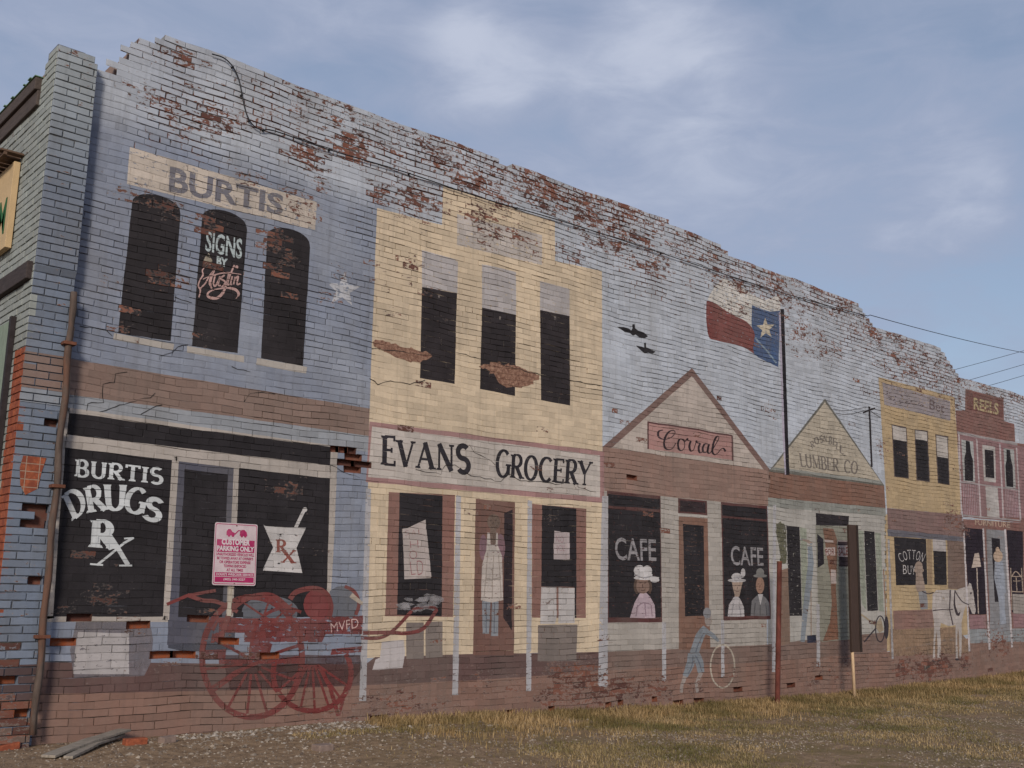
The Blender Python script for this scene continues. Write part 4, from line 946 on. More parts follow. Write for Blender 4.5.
part('painted_wall_panel', C255(136, 98, 88), cot, 2.2, T([(88,425),(240,420),(246,490),(92,498)])); part('painted_ground', C255(150, 118, 90), cot, 1.9, T([(75,495),(330,488),(380,545),(380,590),(75,600)]), cover=.85)
mb = MB(); AL = [(115,205),(130,192),(145,186),(162,187),(178,198),(190,218)]
for i, ch in enumerate('COTTON'):
    cx = 118+i*16.5; cy = 226-16*sin(pi*(i+.5)/6); rot = (i-2.5)*.16; q = [(cx+a*cos(rot)-b*sin(rot), cy+a*sin(rot)+b*cos(rot)) for a, b in ((-7, -19), (7, -19), (7, 17), (-7, 17))]
    sans(mb, ch, T(q), 4.4, -.01)
for ch, q in (('B', [(126,250),(140,250),(141,284),(127,284)]), ('U', [(144,251),(158,252),(159,286),(145,285)]), ('Y', [(160,252),(174,253),(173,287),(161,286)])): sans(mb, ch, T(q), 4.4, -.01)
mb.build('lettering', paint(C255(180, 176, 178), wear=.1), cot)
fg = MB(); circ(fg, 870+187/3.84, 500+258/3.84, 4, 6, 5); circ(fg, 870+187/3.84, 500+270/3.84, 5, 3, 5.2); stroke(fg, T([(188,275),(192,330),(196,350)]), [3, 4.6, 4], 4.6); fg.build('painted_cowboy', paint(C255(152, 130, 116)), cot)
fg = MB(); stroke(fg, T([(200,350),(205,385),(208,420)]), [4, 4.2, 3.6], 4.6); fg.build('painted_cowboy_trousers', paint(C255(130, 132, 140)), cot)
hb = MB()
horse = T([(240,362),(255,346),(300,343),(330,345),(352,338),(376,332),(380,318),(388,322),(396,352),(406,425),(402,438),(392,436),(384,415),(372,396),(360,430),(352,468),(352,530),(350,608),(342,608),(342,530),(338,488),(334,530),(338,608),(329,608),(328,480),(300,484),(272,472),(268,500),(272,540),(270,610),(258,612),(259,560),(256,500),(248,560),(250,612),(240,612),(244,540),(246,470),(238,420)])
pp(hb, horse, 5, 0); hor = hb.build('painted_horse', paint(C255(176, 168, 166), wear=.03), cot)
hh = MB(); stroke(hh, smooth(T([(326,345),(324,400),(336,440),(346,430)])), [.4, .5, .6, .7, .8, .9, 1.0, 1.1, 1.2, 1.3, 1.3, 1.3, 1.2, .9, .6, .4], 6); stroke(hh, smooth(T([(326,350),(352,388),(380,402)])), .5, 6.3); stroke(hh, smooth(T([(200,350),(222,360),(245,355)])), .5, 6); stroke(hh, T([(308,345),(305,420),(318,480)]), .6, 6.4); stroke(hh, T([(240,425),(318,420)]), .5, 6.6); [circ(hh, 870+a/3.84, 500+b/3.84, 2, 1.2, 6) for a, b in ((246,616),(266,616),(334,612),(347,612))]
circ(hh, 870+387/3.84, 500+358/3.84, .8, 1.2, 6)
hh.build('painted_harness', paint(C255(66, 56, 62)), cot)

# FURNITURE STORE
O = lambda pts: Z(940, 380, 5.12, pts)
H = lambda pts: Z(960, 500, 4.27, pts)
fur = part('painted_furniture_store', C255(128, 84, 78), bld, 1.4, O([(130,45),(325,95),(328,210),(380,225),(385,318),(85,268),(80,155),(128,155)]), O([(85,262),(395,322),(700,375),(700,760),(118,700)]), [(963,519),(1090,527),(1090,640),(968,630)])
part('painted_brick_field', C255(140, 100, 106), fur, 2, O([(92,275),(395,335),(700,385),(700,720),(120,690)]))
part('painted_sign_board', C255(112, 58, 54), fur, 2.2, O([(132,50),(322,100),(326,195),(140,150)]), wear=.06)
mb = MB(); sans(mb, 'REELS', O([(172,88),(300,120),(300,180),(172,150)]), 4, .03); mb.build('lettering', paint(C255(180, 160, 110), wear=.1), fur)
part('painted_beam', C255(150, 142, 146), fur, 3, O([(88,262),(396,322),(396,336),(90,276)]), O([(108,518),(410,560),(410,568),(108,526)]), O([(116,688),(412,716),(412,724),(116,696)]))
for q in ([(92,275),(100,277),(114,690),(106,690)], [(184,300),(191,302),(212,700),(204,700)], [(302,325),(310,327),(328,705),(320,705)], [(388,345),(395,346),(416,715),(408,715)]): part('painted_post', C255(180, 168, 174), fur, 3.6, O(q), wear=.1)
mb = MB(); r = random.Random(3)
for k in range(9):
    for a, b in (((118+k*9, 530), (124+k*9, 690)), ((335+k*8, 560), (340+k*8, 705))): stroke(mb, O([a, b]), .22, 3)
mb.build('painted_balusters', paint(C255(168, 150, 160), wear=.12), fur)
part('painted_curtain', C255(160, 164, 166), fur, 3, O([(108,305),(170,315),(180,525),(120,518)]), O([(325,348),(378,356),(388,555),(335,550)]))
part('painted_window', C255(30, 26, 32), fur, 3.6, O([(132,310),(152,315),(158,375),(168,410),(170,520),(128,515),(124,400),(132,370)]), O([(340,355),(358,358),(362,400),(372,440),(376,550),(340,545),(334,440),(340,410)]), rough=0)
part('painted_door_frame', C255(172, 168, 168), fur, 3, O([(216,332),(282,342),(286,525),(225,518)]), O([(232,545),(295,552),(305,705),(242,698)]))
part('painted_door_glass', C255(32, 26, 32), fur, 3.6, O([(228,355),(274,362),(278,503),(233,498)]))
mb = MB(); sans(mb, 'FURNITURE', O([(178,712),(358,728),(358,757),(180,742)]), 4, .015); mb.build('lettering', paint(C255(178, 150, 128), wear=.1), fur)
part('painted_window', C255(36, 26, 40), fur, 3, H([(18,118),(98,125),(112,488),(40,488)]), H([(198,128),(268,135),(272,480),(222,480)]), H([(285,135),(420,145),(420,480),(290,480)]))
part('painted_door_frame', C255(128, 130, 138), fur, 3, H([(112,125),(190,130),(200,170),(215,480),(222,560),(125,560),(128,480),(118,300)]))
part('painted_door_glass', C255(34, 28, 36), fur, 3.6, H([(134,162),(170,165),(178,435),(148,435)]))
part('painted_wall_panel', C255(146, 104, 112), fur, 2.6, H([(40,492),(108,492),(112,550),(42,552)]), H([(225,485),(420,485),(420,545),(230,545)])); 
part('painted_step', C255(134, 142, 150), fur, 2.8, H([(40,552),(420,545),(420,600),(44,612)]))
part('painted_shop_counter', C255(150, 142, 138), fur, 3.4, H([(224,402),(420,402),(420,485),(228,485)]))
fg = MB(); pp(fg, H([(62,228),(80,226),(90,285),(50,290)]), 4, 0); stroke(fg, H([(72,290),(78,485)]), .5, 4.2); fg.build('painted_floor_lamp', paint(C255(186, 168, 156)), fur)
fg = MB(); circ(fg, 960+162/4.27, 500+240/4.27, 4.6, 6, 5); circ(fg, 960+160/4.27, 500+215/4.27, 2, 3.4, 5.2); fg.build('painted_shopkeeper_head', paint(C255(184, 156, 132)), fur)
fg = MB(); stroke(fg, H([(165,262),(168,330),(178,400)]), [4, 5.2, 4.2], 4.8); stroke(fg, H([(175,395),(180,470),(184,530)]), [3.6, 2.6, 3.4], 5); fg.build('painted_shopkeeper', paint(C255(142, 152, 170)), fur)
fg = MB()
for a in ([(216,290),(222,470)], [(262,290),(268,395)], [(216,325),(262,325)], [(220,390),(266,392)], [(239,330),(243,390)], [(226,345),(258,345)]): stroke(fg, H(a), .45, 5)
stroke(fg, smooth(H([(218,330),(238,305),(262,330)])), .5, 5.3); fg.build('painted_chair', paint(C255(168, 146, 128), wear=.05), fur)
for q in ([(12,110),(18,110),(44,645),(36,647)], [(95,122),(102,122),(130,638),(122,640)], [(188,125),(196,125),(226,628),(218,630)]): part('painted_post', C255(190, 184, 190), fur, 5.4, H(q), wear=.05)

# settlement cracks: dark open joints stepping down through the brickwork
ckm = plain('open_crack', (.022, .02, .02))
for pts in ([(86,412),(87,404),(103,402),(103,384),(115,382),(116,374),(127,372)], [(160,360),(160,356),(172,352),(177,347),(188,345)], [(80,326),(96,328),(105,329),(112,336)], [(372,348),(440,357)], [(88,140),(86,150),(90,160),(84,170)], [(455,352),(500,364),(545,376),(600,386)], [(174,297),(182,300),(192,303)], [(232,367),(250,372)], [(243,402),(250,394),(262,392),(275,394)], [(100,412),(120,405),(150,397),(155,393)], [(140,415),(152,408),(162,405)], [(330,465),(345,472),(360,478)], [(470,445),(475,452),(486,458),(495,465)], [(370,378),(378,384),(390,380),(410,384),(425,380)], [(415,470),(440,474),(446,466),(455,465),(470,475),(500,482),(508,474),(520,480),(560,484),(572,478),(578,488),(596,492)]):
    px = jag(pts+[], .5, int(pts[0][0]))[:-max(2, int(hypot(pts[0][0]-pts[-1][0], pts[0][1]-pts[-1][1])/3))] if 0 else pts
    out = []; r = random.Random(int(px[0][0]))
    for a, b in zip(px, px[1:]):
        m = max(1, int(hypot(b[0]-a[0], b[1]-a[1])/5))
        for t in range(m): out.append((a[0]+(b[0]-a[0])*t/m+r.uniform(-.9, .9), a[1]+(b[1]-a[1])*t/m+r.uniform(-.9, .9)))
    out.append(px[-1]); ck = MB(); stroke(ck, out, [r.uniform(.05, .42) for _ in out], 12); ck.build('crack', ckm, bld)
# ------------------------------------------------------------------ free-standing and fixed things
rust = plain('rusty_iron', (.13, .055, .035), rough=.9, sc=25, var=.5, col2=(.13, .055, .035), stretch=(1, 1, .3))
wood = plain('weathered_wood', (.16, .13, .105), sc=14, var=.35, stretch=(6, 1, 1))
# downpipe in the corner between pilaster and wall
dpn = empty('drainpipe', (3.28, -.09, .2), 'rusty brown downpipe leaning in the corner beside the blue brick pilaster', 'drainpipe')
top, bot = W(74, 292, -.17), W(33, 735, -.17)
mb = MB(); n = 24; path = [(top[0]+(bot[0]-top[0])*t/n+.008*sin(t*1.3), -.17+.006*sin(t*.9), top[1]+(bot[1]-top[1])*t/n) for t in range(n+1)]
mb.tube(path, [.029+.004*sin(t*2.1) for t in range(n+1)], 10); mb.build('pipe', plain('rusty_downpipe', (.085, .065, .056), rough=.9, sc=18, var=.45, col2=(.13, .07, .05), stretch=(1, 1, .25)), dpn, smooth=True)
mb = MB(); mb.tube([(p[0]+.024, p[1]+.01, p[2]) for p in path[2:]], .014, 6); mb.build('seam', plain('pipe_seam', (.17, .13, .10)), dpn)
for t in (3, 11, 19):
    mb = MB(); x, y, z = path[t]; mb.box(x-.055, x+.06, y-.045, -.008 if x > 3.22 else PY-.004, z-.015, z+.015); mb.build('bracket', rust, dpn, bevel=.003)

# parking sign fixed to the wall
sq = [onplane(215.2, 522, 1, -.03), onplane(257.8, 524.5, 1, -.03), onplane(255.5, 586, 1, -.03), onplane(212, 585, 1, -.03)]
sgn = empty('parking_sign', ((sq[0]+sq[1]+sq[2]+sq[3])/4), 'small pink and white customer parking only sign fixed over the painted drugstore window', 'sign')
def rrect(q, r, n=5):                       # rounded quad
    out = []
    for i in range(4):
        a, b, c = q[i-1], q[i], q[(i+1) % 4]; u = (a-b).normalized()*r; v = (c-b).normalized()*r
        for k in range(n+1):
            t = k/n; out.append(b+u*(1-t)**2+v*t*t)
    return out
def slab(mb, pts, d0, d1):
    n = len(pts); b = [tuple(p+Vector((0, d0, 0))) for p in pts]; f = [tuple(p+Vector((0, d1, 0))) for p in pts]
    mb.faces(b+f, [tuple(range(n)), tuple(range(n, 2*n))[::-1]]+[(i, (i+1) % n, n+(i+1) % n, n+i) for i in range(n)])
def inset(q, m): 
    c = (q[0]+q[1]+q[2]+q[3])/4; return [p+(c-p).normalized()*m*1.4 for p in q]
sw = plain('sign_white', C255(190, 176, 182), rough=.38, var=.1, sc=12, bump=.12); sp_ = plain('sign_magenta', C255(158, 44, 92), rough=.4, var=.16, sc=14, col2=C255(176, 84, 118), thr=(.5, .75), bump=.1)
mb = MB(); slab(mb, rrect(sq, .025), 0, .004); mb.build('panel', sw, sgn)
def sband(u0, u1, v0, v1, y): return [Vector((*(lambda p: (p[0], 0, p[1]))(bil([(p.x, p.z) for p in sq], u, v)),))+Vector((0, y, 0)) for u, v in ((u0, v1), (u1, v1), (u1, v0), (u0, v0))]
mb = MB()
ri, ro = rrect(inset(sq, .016), .02), rrect(inset(sq, .010), .022)
nn = len(ri)
for i in range(nn): mb.poly([tuple(Vector((p.x, -.0310, p.z))) for p in (ro[i], ro[(i+1) % nn], ri[(i+1) % nn], ri[i])])
mb.build('border', sp_, sgn)
mb = MB()
for b in ((.06, .94, .60, .73), (.06, .94, .53, .61), (.05, .95, .145, .205), (.05, .95, .05, .135)): mb.poly([tuple(p) for p in sband(*b, -.0312)])
mb.build('colour_bands', sp_, sgn)
def stext(mb, s, u0, u1, v0, v1, bold=.02, y=-.0318):
    vs, tr = textmesh(s, bold); Q = [(p.x, p.z) for p in sq]
    for t in tr: mb.poly([(a, y, b) for a, b in (bil(Q, u0+(u1-u0)*vs[i][0], v0+(v1-v0)*vs[i][1]) for i in t)])
mb = MB(); stext(mb, 'CUSTOMER', .17, .83, .645, .745, .05); stext(mb, 'PARKING ONLY', .07, .93, .545, .63, .045); stext(mb, "DOUG'S WRECKER SERVICE", .08, .93, .155, .195, .02); stext(mb, '(405) 340-3227', .25, .75, .07, .115, .02)
mb.build('lettering', plain('sign_letter_white', C255(200, 190, 196), rough=.5, var=.05), sgn)
mb = MB()
for i, (s, a) in enumerate((('UNAUTHORIZED VEHICLES WILL', .06), ("BE TOWED AWAY AT OWNER'S", .08), ('OR OPERATORS EXPENSE', .14), ('TOWING ENFORCED', .24), ('AT ALL TIMES', .31))): stext(mb, s, a, 1-a, .472-.062*i, .517-.062*i, .03)
mb.build('small_print', sp_, sgn)
mb = MB(); Q = [(p.x, p.z) for p in sq]
def spoly(mb, pts, y=-.0318): mb.poly([(a, y, b) for a, b in (bil(Q, *p) for p in pts)])
spoly(mb, [(.27,.80),(.27,.86),(.31,.90),(.36,.90),(.40,.86),(.46,.84),(.46,.80)]); spoly(mb, [(.58,.80),(.58,.86),(.62,.895),(.68,.90),(.74,.86),(.76,.80)]); spoly(mb, [(.46,.83),(.54,.89),(.60,.89),(.60,.875),(.55,.875),(.47,.81)])
for u in (.33, .42, .63, .71): spoly(mb, [(u+.03*cos(a*pi/5), .795+.02*sin(a*pi/5)) for a in range(10)], -.0319)
mb.build('tow_truck_picture', sp_, sgn)
mb = MB()
for u, v in ((.5, .96), (.5, .03)):
    a, b = bil(Q, u, v); mb.tube([(a, -.036, b), (a, -.029, b)], .006, 8)
mb.build('bolt', rust, sgn)
br = MB(); c = bil(Q, .5, .5); br.box(c[0]-.02, c[0]+.02, -.0255, .0, c[1]-.25, c[1]+.25); br.build('batten', wood, sgn)

# rusty iron post in front of the wall
yb_ = -.45
b = onplane(777, 701, 1, yb_); t = onplane(779.5, 562, 1, yb_)
po = empty('rusty_post', (b.x, yb_, b.z), 'bare rusty red iron post standing in the grass by the painted cafe', 'post')
mb = MB(); m = 14; P_ = [(b.x+(t.x-b.x)*i/m, yb_, b.z-.15+(t.z-b.z+.15)*i/m) for i in range(m+1)]
mb.tube(P_, .038, 10); mb.build('shaft', plain('red_rust', (.115, .036, .028), rough=.9, sc=9, var=.5, col2=(.26, .15, .10), thr=(.60, .64), stretch=(1, 1, .35)), po, smooth=True)
mb = MB(); mb.tube([(t.x, yb_, t.z-.01), (t.x, yb_, t.z+.012)], .043, 10); mb.build('cap', rust, po)
for i in (4, 9):
    mb = MB(); mb.tube([(P_[i][0]-.04, yb_-.03, P_[i][2]), (P_[i][0]+.045, yb_-.03, P_[i][2])], .008, 6); mb.build('bolt', rust, po)

# tall dark board on a pale post
yb_ = -.5
b = onplane(856, 693, 1, yb_); bt = onplane(854, 650, 1, yb_)
nb = empty('notice_board', (b.x, yb_, b.z), 'tall narrow dark brown board raised on a thin pale post near the painted wheelbarrow', 'sign')
c1, c2, c3, c4 = [onplane(*p, 1, yb_) for p in ((849, 524.5), (856.5, 525), (861, 652), (852, 652))]
mb = MB(); f = [c1, c2, c3, c4]; bkk = [p+Vector((.015, .05, 0)) for p in f]
mb.faces([tuple(p) for p in f+bkk], [(3, 2, 1, 0), (4, 5, 6, 7), (0, 1, 5, 4), (1, 2, 6, 5), (2, 3, 7, 6), (3, 0, 4, 7)])
mb.build('board', plain('dark_brown_board', (.055, .036, .030), sc=12, stretch=(5, 5, .5)), nb, bevel=.006)
mb = MB(); e1, e2 = c2+Vector((-.02, -.012, 0)), c3+Vector((-.03, -.012, 0)); mb.faces([tuple(p) for p in (e1, e1+Vector((.05, 0, 0)), e2+Vector((.06, 0, 0)), e2, e1+Vector((0, .01, 0)), e1+Vector((.05, .01, 0)), e2+Vector((.06, .01, 0)), e2+Vector((0, .01, 0)))], [(3, 2, 1, 0), (4, 5, 6, 7), (0, 1, 5, 4), (1, 2, 6, 5), (2, 3, 7, 6), (3, 0, 4, 7)]); mb.build('edge_batten', plain('dark_batten', (.03, .022, .02)), nb)
mb = MB(); mb.tube([(b.x, yb_+.03, b.z-.15), (b.x, yb_+.03, bt.z+.5)], .026, 8); mb.build('post', plain('pale_post', C255(196, 170, 140), sc=16, var=.15, stretch=(4, 4, .5)), nb, smooth=True)

# shop sign on the street front
y0 = onplane(16, 158, 0, PX0-.06).y; z1 = onplane(19, 158, 0, PX0-.06).z; z0_ = onplane(11, 243, 0, PX0-.06).z
ss = empty('shop_sign', (PX0-.05, y0+1.5, z0_), 'yellow board with green hand painted lettering under a ragged wooden hood on the corner front', 'sign')
mb = MB(); mb.box(PX0-.07, PX0-.01, y0, y0+3.0, z0_, z1); mb.build('board', plain('yellow_sign_board', C255(188, 164, 128), sc=6, var=.1), ss, bevel=.004)
mb = MB(); vs, tr = textmesh('FARM', .01)
for tt in tr: mb.poly([(PX0-.073, y0+.95-(vs[i][0])*.86, z0_+.16+vs[i][1]*.38) for i in tt])
mb.build('lettering', plain('sign_green', (.03, .12, .045), var=.15), ss)
mb = MB(); r = random.Random(6)
for k in range(26):
    a = y0-.06+k*.12; mb.box(PX0-.20-r.random()*.03, PX0-.005, a, a+.09, z1+.05+r.uniform(-.01, .01), z1+.075)
mb.box(PX0-.19, PX0-.16, y0-.06, y0+3.05, z1+.02, z1+.05)
mb.build('hood', plain('ragged_wood', (.11, .07, .05), sc=12), ss)

# cable lying along the wall and leaving over the lower roof
cp = [(212,54),(224,58),(233,67),(239,80),(243,100),(247,115),(253,125),(262,130),(275,131),(330,150),(385,166),(420,177),(482,198),(555,219),(640,246),(727,275),(800,298),(868,316)]
cpts = [Vector((W(a, b_, -.035)[0], -.035, W(a, b_, -.035)[1])) for a, b_ in smooth(cp, 4)]
end = onplane(1085, 362, 0, 36.0)
last = cpts[-1]
up_ = Vector((last.x+.15, .05, topz(last.x)+.05))
fly = [up_+(end-up_)*(i/16)-Vector((0, 0, .35*4*(i/16)*(1-i/16)*.5)) for i in range(17)]
s0 = onplane(870, 315, 1, .1); fly = [s0+(end-s0)*(i/16) for i in range(17)]; fly = [p-Vector((0, 0, .12*4*(i/16)*(1-i/16))) for i, p in enumerate(fly)]
blackm = plain('black_rubber', (.02, .02, .022), rough=.6, var=.1)
cab = empty('cable', (cpts[0].x, 0, cpts[0].z), 'thin black cable looping down the painted wall then running along it into the sky', 'cable')
mb = MB(); mb.tube([tuple(p) for p in cpts+fly], .007, 6); mb.build('wire', blackm, cab)
for i in range(8, len(cpts), 7): p = cpts[i]; mb = MB(); mb.box(p.x-.01, p.x+.01, -.043, .004, p.z-.004, p.z+.01); mb.build('clip', blackm, cab)
up0 = empty('utility_pole', (end.x+.2, end.y, -.3), 'wooden utility pole beyond the far end of the painted building', 'utility pole')
mb = MB(); mb.tube([(end.x+.2, end.y, -.4), (end.x+.2, end.y, end.z+1.2)], [.16, .11], 10); mb.build('shaft', wood, up0, smooth=True)
mb = MB(); mb.box(end.x+.1, end.x+.22, end.y-1.2, end.y+1.2, end.z+.55, end.z+.67); mb.build('crossarm', wood, up0, bevel=.01)
lab = {0: 'topmost of the three thin wires above the roof at the right edge', 1: 'middle one of the three thin wires above the roof at the right edge', 2: 'lowest of the three thin wires above the roof at the right edge'}
for i, (a, b_) in enumerate((((940,372),(1018,351)), ((960,381),(1024,363)), ((978,387),(1024,374)))):
    p = onplane(*a, 0, 30.0); d = Vector(b_)-Vector(a); q = onplane(b_[0]+d.x*.9, b_[1]+d.y*.9, 0, 36.0)
    mid = onplane(*b_, 0, 32.5)
    mb = MB(); p0 = p+(p-q)*.6
    mb.tube([tuple(p0+(q-p0)*(k/12)-Vector((0, 0, .05*4*(k/12)*(1-k/12)))) for k in range(13)], .007, 5)
    o = mb.build('power_wire', blackm); tag(o, lab[i], 'wire', 'wires above the roof')

# ------------------------------------------------------------------ ground
def gz(x, y):
    K = ((-99, .17), (6.5, .17), (8, .12), (9.5, .06), (12, .01), (16, -.02), (20, .03), (24, .09), (99, .12))
    for (xa, za), (xb, zb) in zip(K, K[1:]):
        if xa <= x <= xb: b = za+(zb-za)*(x-xa)/(xb-xa)
    d = max(0, -y-.5); f = min(1, d/4.0)
    z = b*(1-f)+(-.03)*f
    z += .018*noise.noise(Vector((x*.9, y*.9, 0)))+.009*noise.noise(Vector((x*3, y*3, 2)))
    if y > .5: z = b
    return z
gm_ = MB(); xs = []; x = -6
while x < 34: xs.append(x); x += .16 if 1 < x < 20 else .3
ys = []; y = -11
while y < .3: ys.append(y); y += .14 if y > -6.5 else .4
xs = [-1500, -300, -60, -20]+xs+[40, 80, 300, 1500]; ys = [-1500, -300, -60, -20]+ys+[.3, 12, 60, 300, 1500]
vv = [(x, y, gz(x, y) if -6 < x < 34 and -11 < y < .3 else (.0 if y < -3 else .1)) for y in ys for x in xs]
nx = len(xs)
gm_.faces(vv, [(r*nx+c, r*nx+c+1, (r+1)*nx+c+1, (r+1)*nx+c) for r in range(len(ys)-1) for c in range(nx-1)])
k = N('earth'); p = k.pos(); n1 = k.noise(p, 1.6, 6, .65); n2 = k.noise(p, 9, 6, .7); n3 = k.noise(p, 60, 3, .7)
x_ = k.n('ShaderNodeSeparateXYZ'); k.set(x_.inputs[0], p)
c = k.mix(k.rng(n2, .35, .65), C255(108, 88, 68), C255(152, 128, 102))
c = k.mix(k.rng(n3, .58, .7), c, C255(158, 142, 124)); c = k.mix(k.rng(n3, .25, .4, 1, 0), c, C255(58, 48, 40))
gg = k.math('MULTIPLY', k.rng(n1, .42, .56), k.rng(x_.outputs[0], 5, 8))
c = k.mix(k.math('MULTIPLY', gg, .7), c, C255(110, 96, 62))
k.color(c); k.b.inputs['Roughness'].default_value = .95; k.bump(k.math('ADD', n2, k.math('MULTIPLY', n3, .5)), .8, .02)
tag(gm_.build('ground', k.m, smooth=True), kind='structure')

# gravel and rubble
r = random.Random(21)
def grav(mb, n, fx, s0, s1):
    for _ in range(n):
        x, y = fx(); s = r.uniform(s0, s1)*r.choice((1, 1, .7, 1.3)); z = gz(x, y)
        a = r.random()*6.28; pts = []
        for kx, ky, kz in ((1,0,0),(0,1,0),(-1,0,0),(0,-1,0),(.1,.1,.8),(0,0,-.7),(.7,.6,.4),(-.6,.6,.35)):
            u, v = kx*s*r.uniform(.7, 1.2), ky*s*r.uniform(.5, 1); pts.append((x+u*cos(a)-v*sin(a), y+u*sin(a)+v*cos(a), z+kz*s*r.uniform(.5, .9)))
        mb.faces(pts, [(0,6,4),(6,1,4),(1,7,4),(7,2,4),(2,3,4),(3,0,4),(0,1,6),(1,2,7),(0,5,1),(1,5,2),(2,5,3),(3,5,0)], (0, r.random(), 0))
def gmat(name, c1, c2):
    k = N(name); rn = k.attr('rnd'); n = k.noise(k.pos(), 60, 3); c = k.mix(rn, c1, c2); c = k.mix(k.rng(n, .4, .7, 0, .4), c, (.08, .065, .05)); k.color(c); k.bump(n, .4, .004); return k.m
def inwedge():
    while True:
        x = r.uniform(2.6, 19); y = -abs(r.gauss(0, 2.4))-.05
        if y < -6.4 or x < 3 and y < -1.5: continue
        dens = 1.0 if x < 6.8 else (.25+.75*(noise.noise(Vector((x*.5, y*.6, 4))) > -.05) if y < -1.6 else .05)
        if r.random() < dens: return x, y
def far():
    while True:
        x = r.uniform(7, 17); y = -r.uniform(1.6, 6.3)
        if noise.noise(Vector((x*.6, y*.9, 14)))+.12*(x > 9.5 and y < -3) > .02: return x, y
mb = MB(); grav(mb, 8000, inwedge, .006, .016); grav(mb, 9000, far, .006, .017); grav(mb, 700, lambda: (r.uniform(3.4, 9.5), -abs(r.gauss(0, 1.3))-.08), .012, .03)
tag(mb.build('gravel', gmat('gravel', C255(84, 70, 60), C255(168, 156, 142))), kind='stuff', label='loose pale gravel strewn over the bare dirt in front of the wall', cat='gravel')
def rub():
    x = r.gauss(5.6, .75); y = -abs(r.gauss(.15, .35))-.04
    return max(4.55, x), y
mb = MB(); grav(mb, 260, rub, .012, .034); grav(mb, 60, lambda: (r.uniform(6, 8), -r.uniform(.05, .6)), .015, .03)
tag(mb.build('mortar_rubble', gmat('mortar_rubble', C255(112, 102, 92), C255(176, 168, 158))), kind='stuff', label='white crumbs of fallen mortar along the foot of the wall', cat='rubble')

# grass
def blades(mb, n, fx, h0, h1, w=.004):
    for _ in range(n):
        x, y = fx(); z = gz(x, y)-.005; h = r.uniform(h0, h1); a = r.random()*6.28; l = h*r.uniform(.15, .9)
        dx, dy = cos(a), sin(a); ww = w*r.uniform(.7, 1.5); rn = r.random()
        p1 = (x-dy*ww, y+dx*ww, z); p2 = (x+dy*ww, y-dx*ww, z); q1 = (x+dx*l*.35-dy*ww*.7, y+dy*l*.35+dx*ww*.7, z+h*.6); q2 = (x+dx*l*.35+dy*ww*.7, y+dy*l*.35-dx*ww*.7, z+h*.6); t = (x+dx*l, y+dy*l, z+h)
        mb.faces([p1, p2, q2, q1, t], [(0, 1, 2, 3), (3, 2, 4)], (0, rn, 0))
def gr_m(name, a, b_, c_):
    k = N(name); rn = k.attr('rnd'); n = k.noise(k.pos(), .9, 4, .6); c = k.mix(rn, a, b_); c = k.mix(k.rng(n, .42, .6), c, c_); k.color(c); k.b.inputs['Roughness'].default_value = .7
    return k.m
clumps = [(r.uniform(6.8, 27), -abs(r.gauss(0, .45))) for _ in range(900)]
def near_wall2():
    while True:
        x, y = r.uniform(6.6, 27), -abs(r.gauss(0, .8))
        if y < -.03 and noise.noise(Vector((x*1.3, y*2, 8))) > -.1: return x, y
def near_wall():
    while True:
        cx, cy = r.choice(clumps)
        x, y = cx+r.gauss(0, .09), cy+r.gauss(0, .07)
        if y < -.03 and y > -1.7: return x, y
mb = MB(); blades(mb, 26000, near_wall, .02, .12, .0042); blades(mb, 30000, near_wall2, .02, .09, .004)
tag(mb.build('dry_grass', gr_m('dry_grass', C255(120, 98, 66), C255(176, 150, 110), C255(104, 92, 58))), kind='stuff', label='dry ochre grass growing along the foot of the painted wall', cat='grass')
def lawn():
    while True:
        x = r.uniform(5.5, 24); y = -r.uniform(.6, 6.2)
        n = noise.noise(Vector((x*.45, y*.8, 7)))+.3*noise.noise(Vector((x*2, y*2.4, 1)))
        if x < 7.5 and y < -.9: n -= (7.5-x)*.3
        if r.random() < max(.03, min(1, n*2.6+.45)) and not (y < -3.4 and x > 11 and r.random() < .55): return x, y
mb = MB(); blades(mb, 95000, lawn, .008, .045, .0038)
tag(mb.build('short_grass', gr_m('short_grass', C255(116, 100, 68), C255(174, 152, 114), C255(96, 90, 54))), kind='stuff', label='short green and straw grass in patches across the open ground', cat='grass')

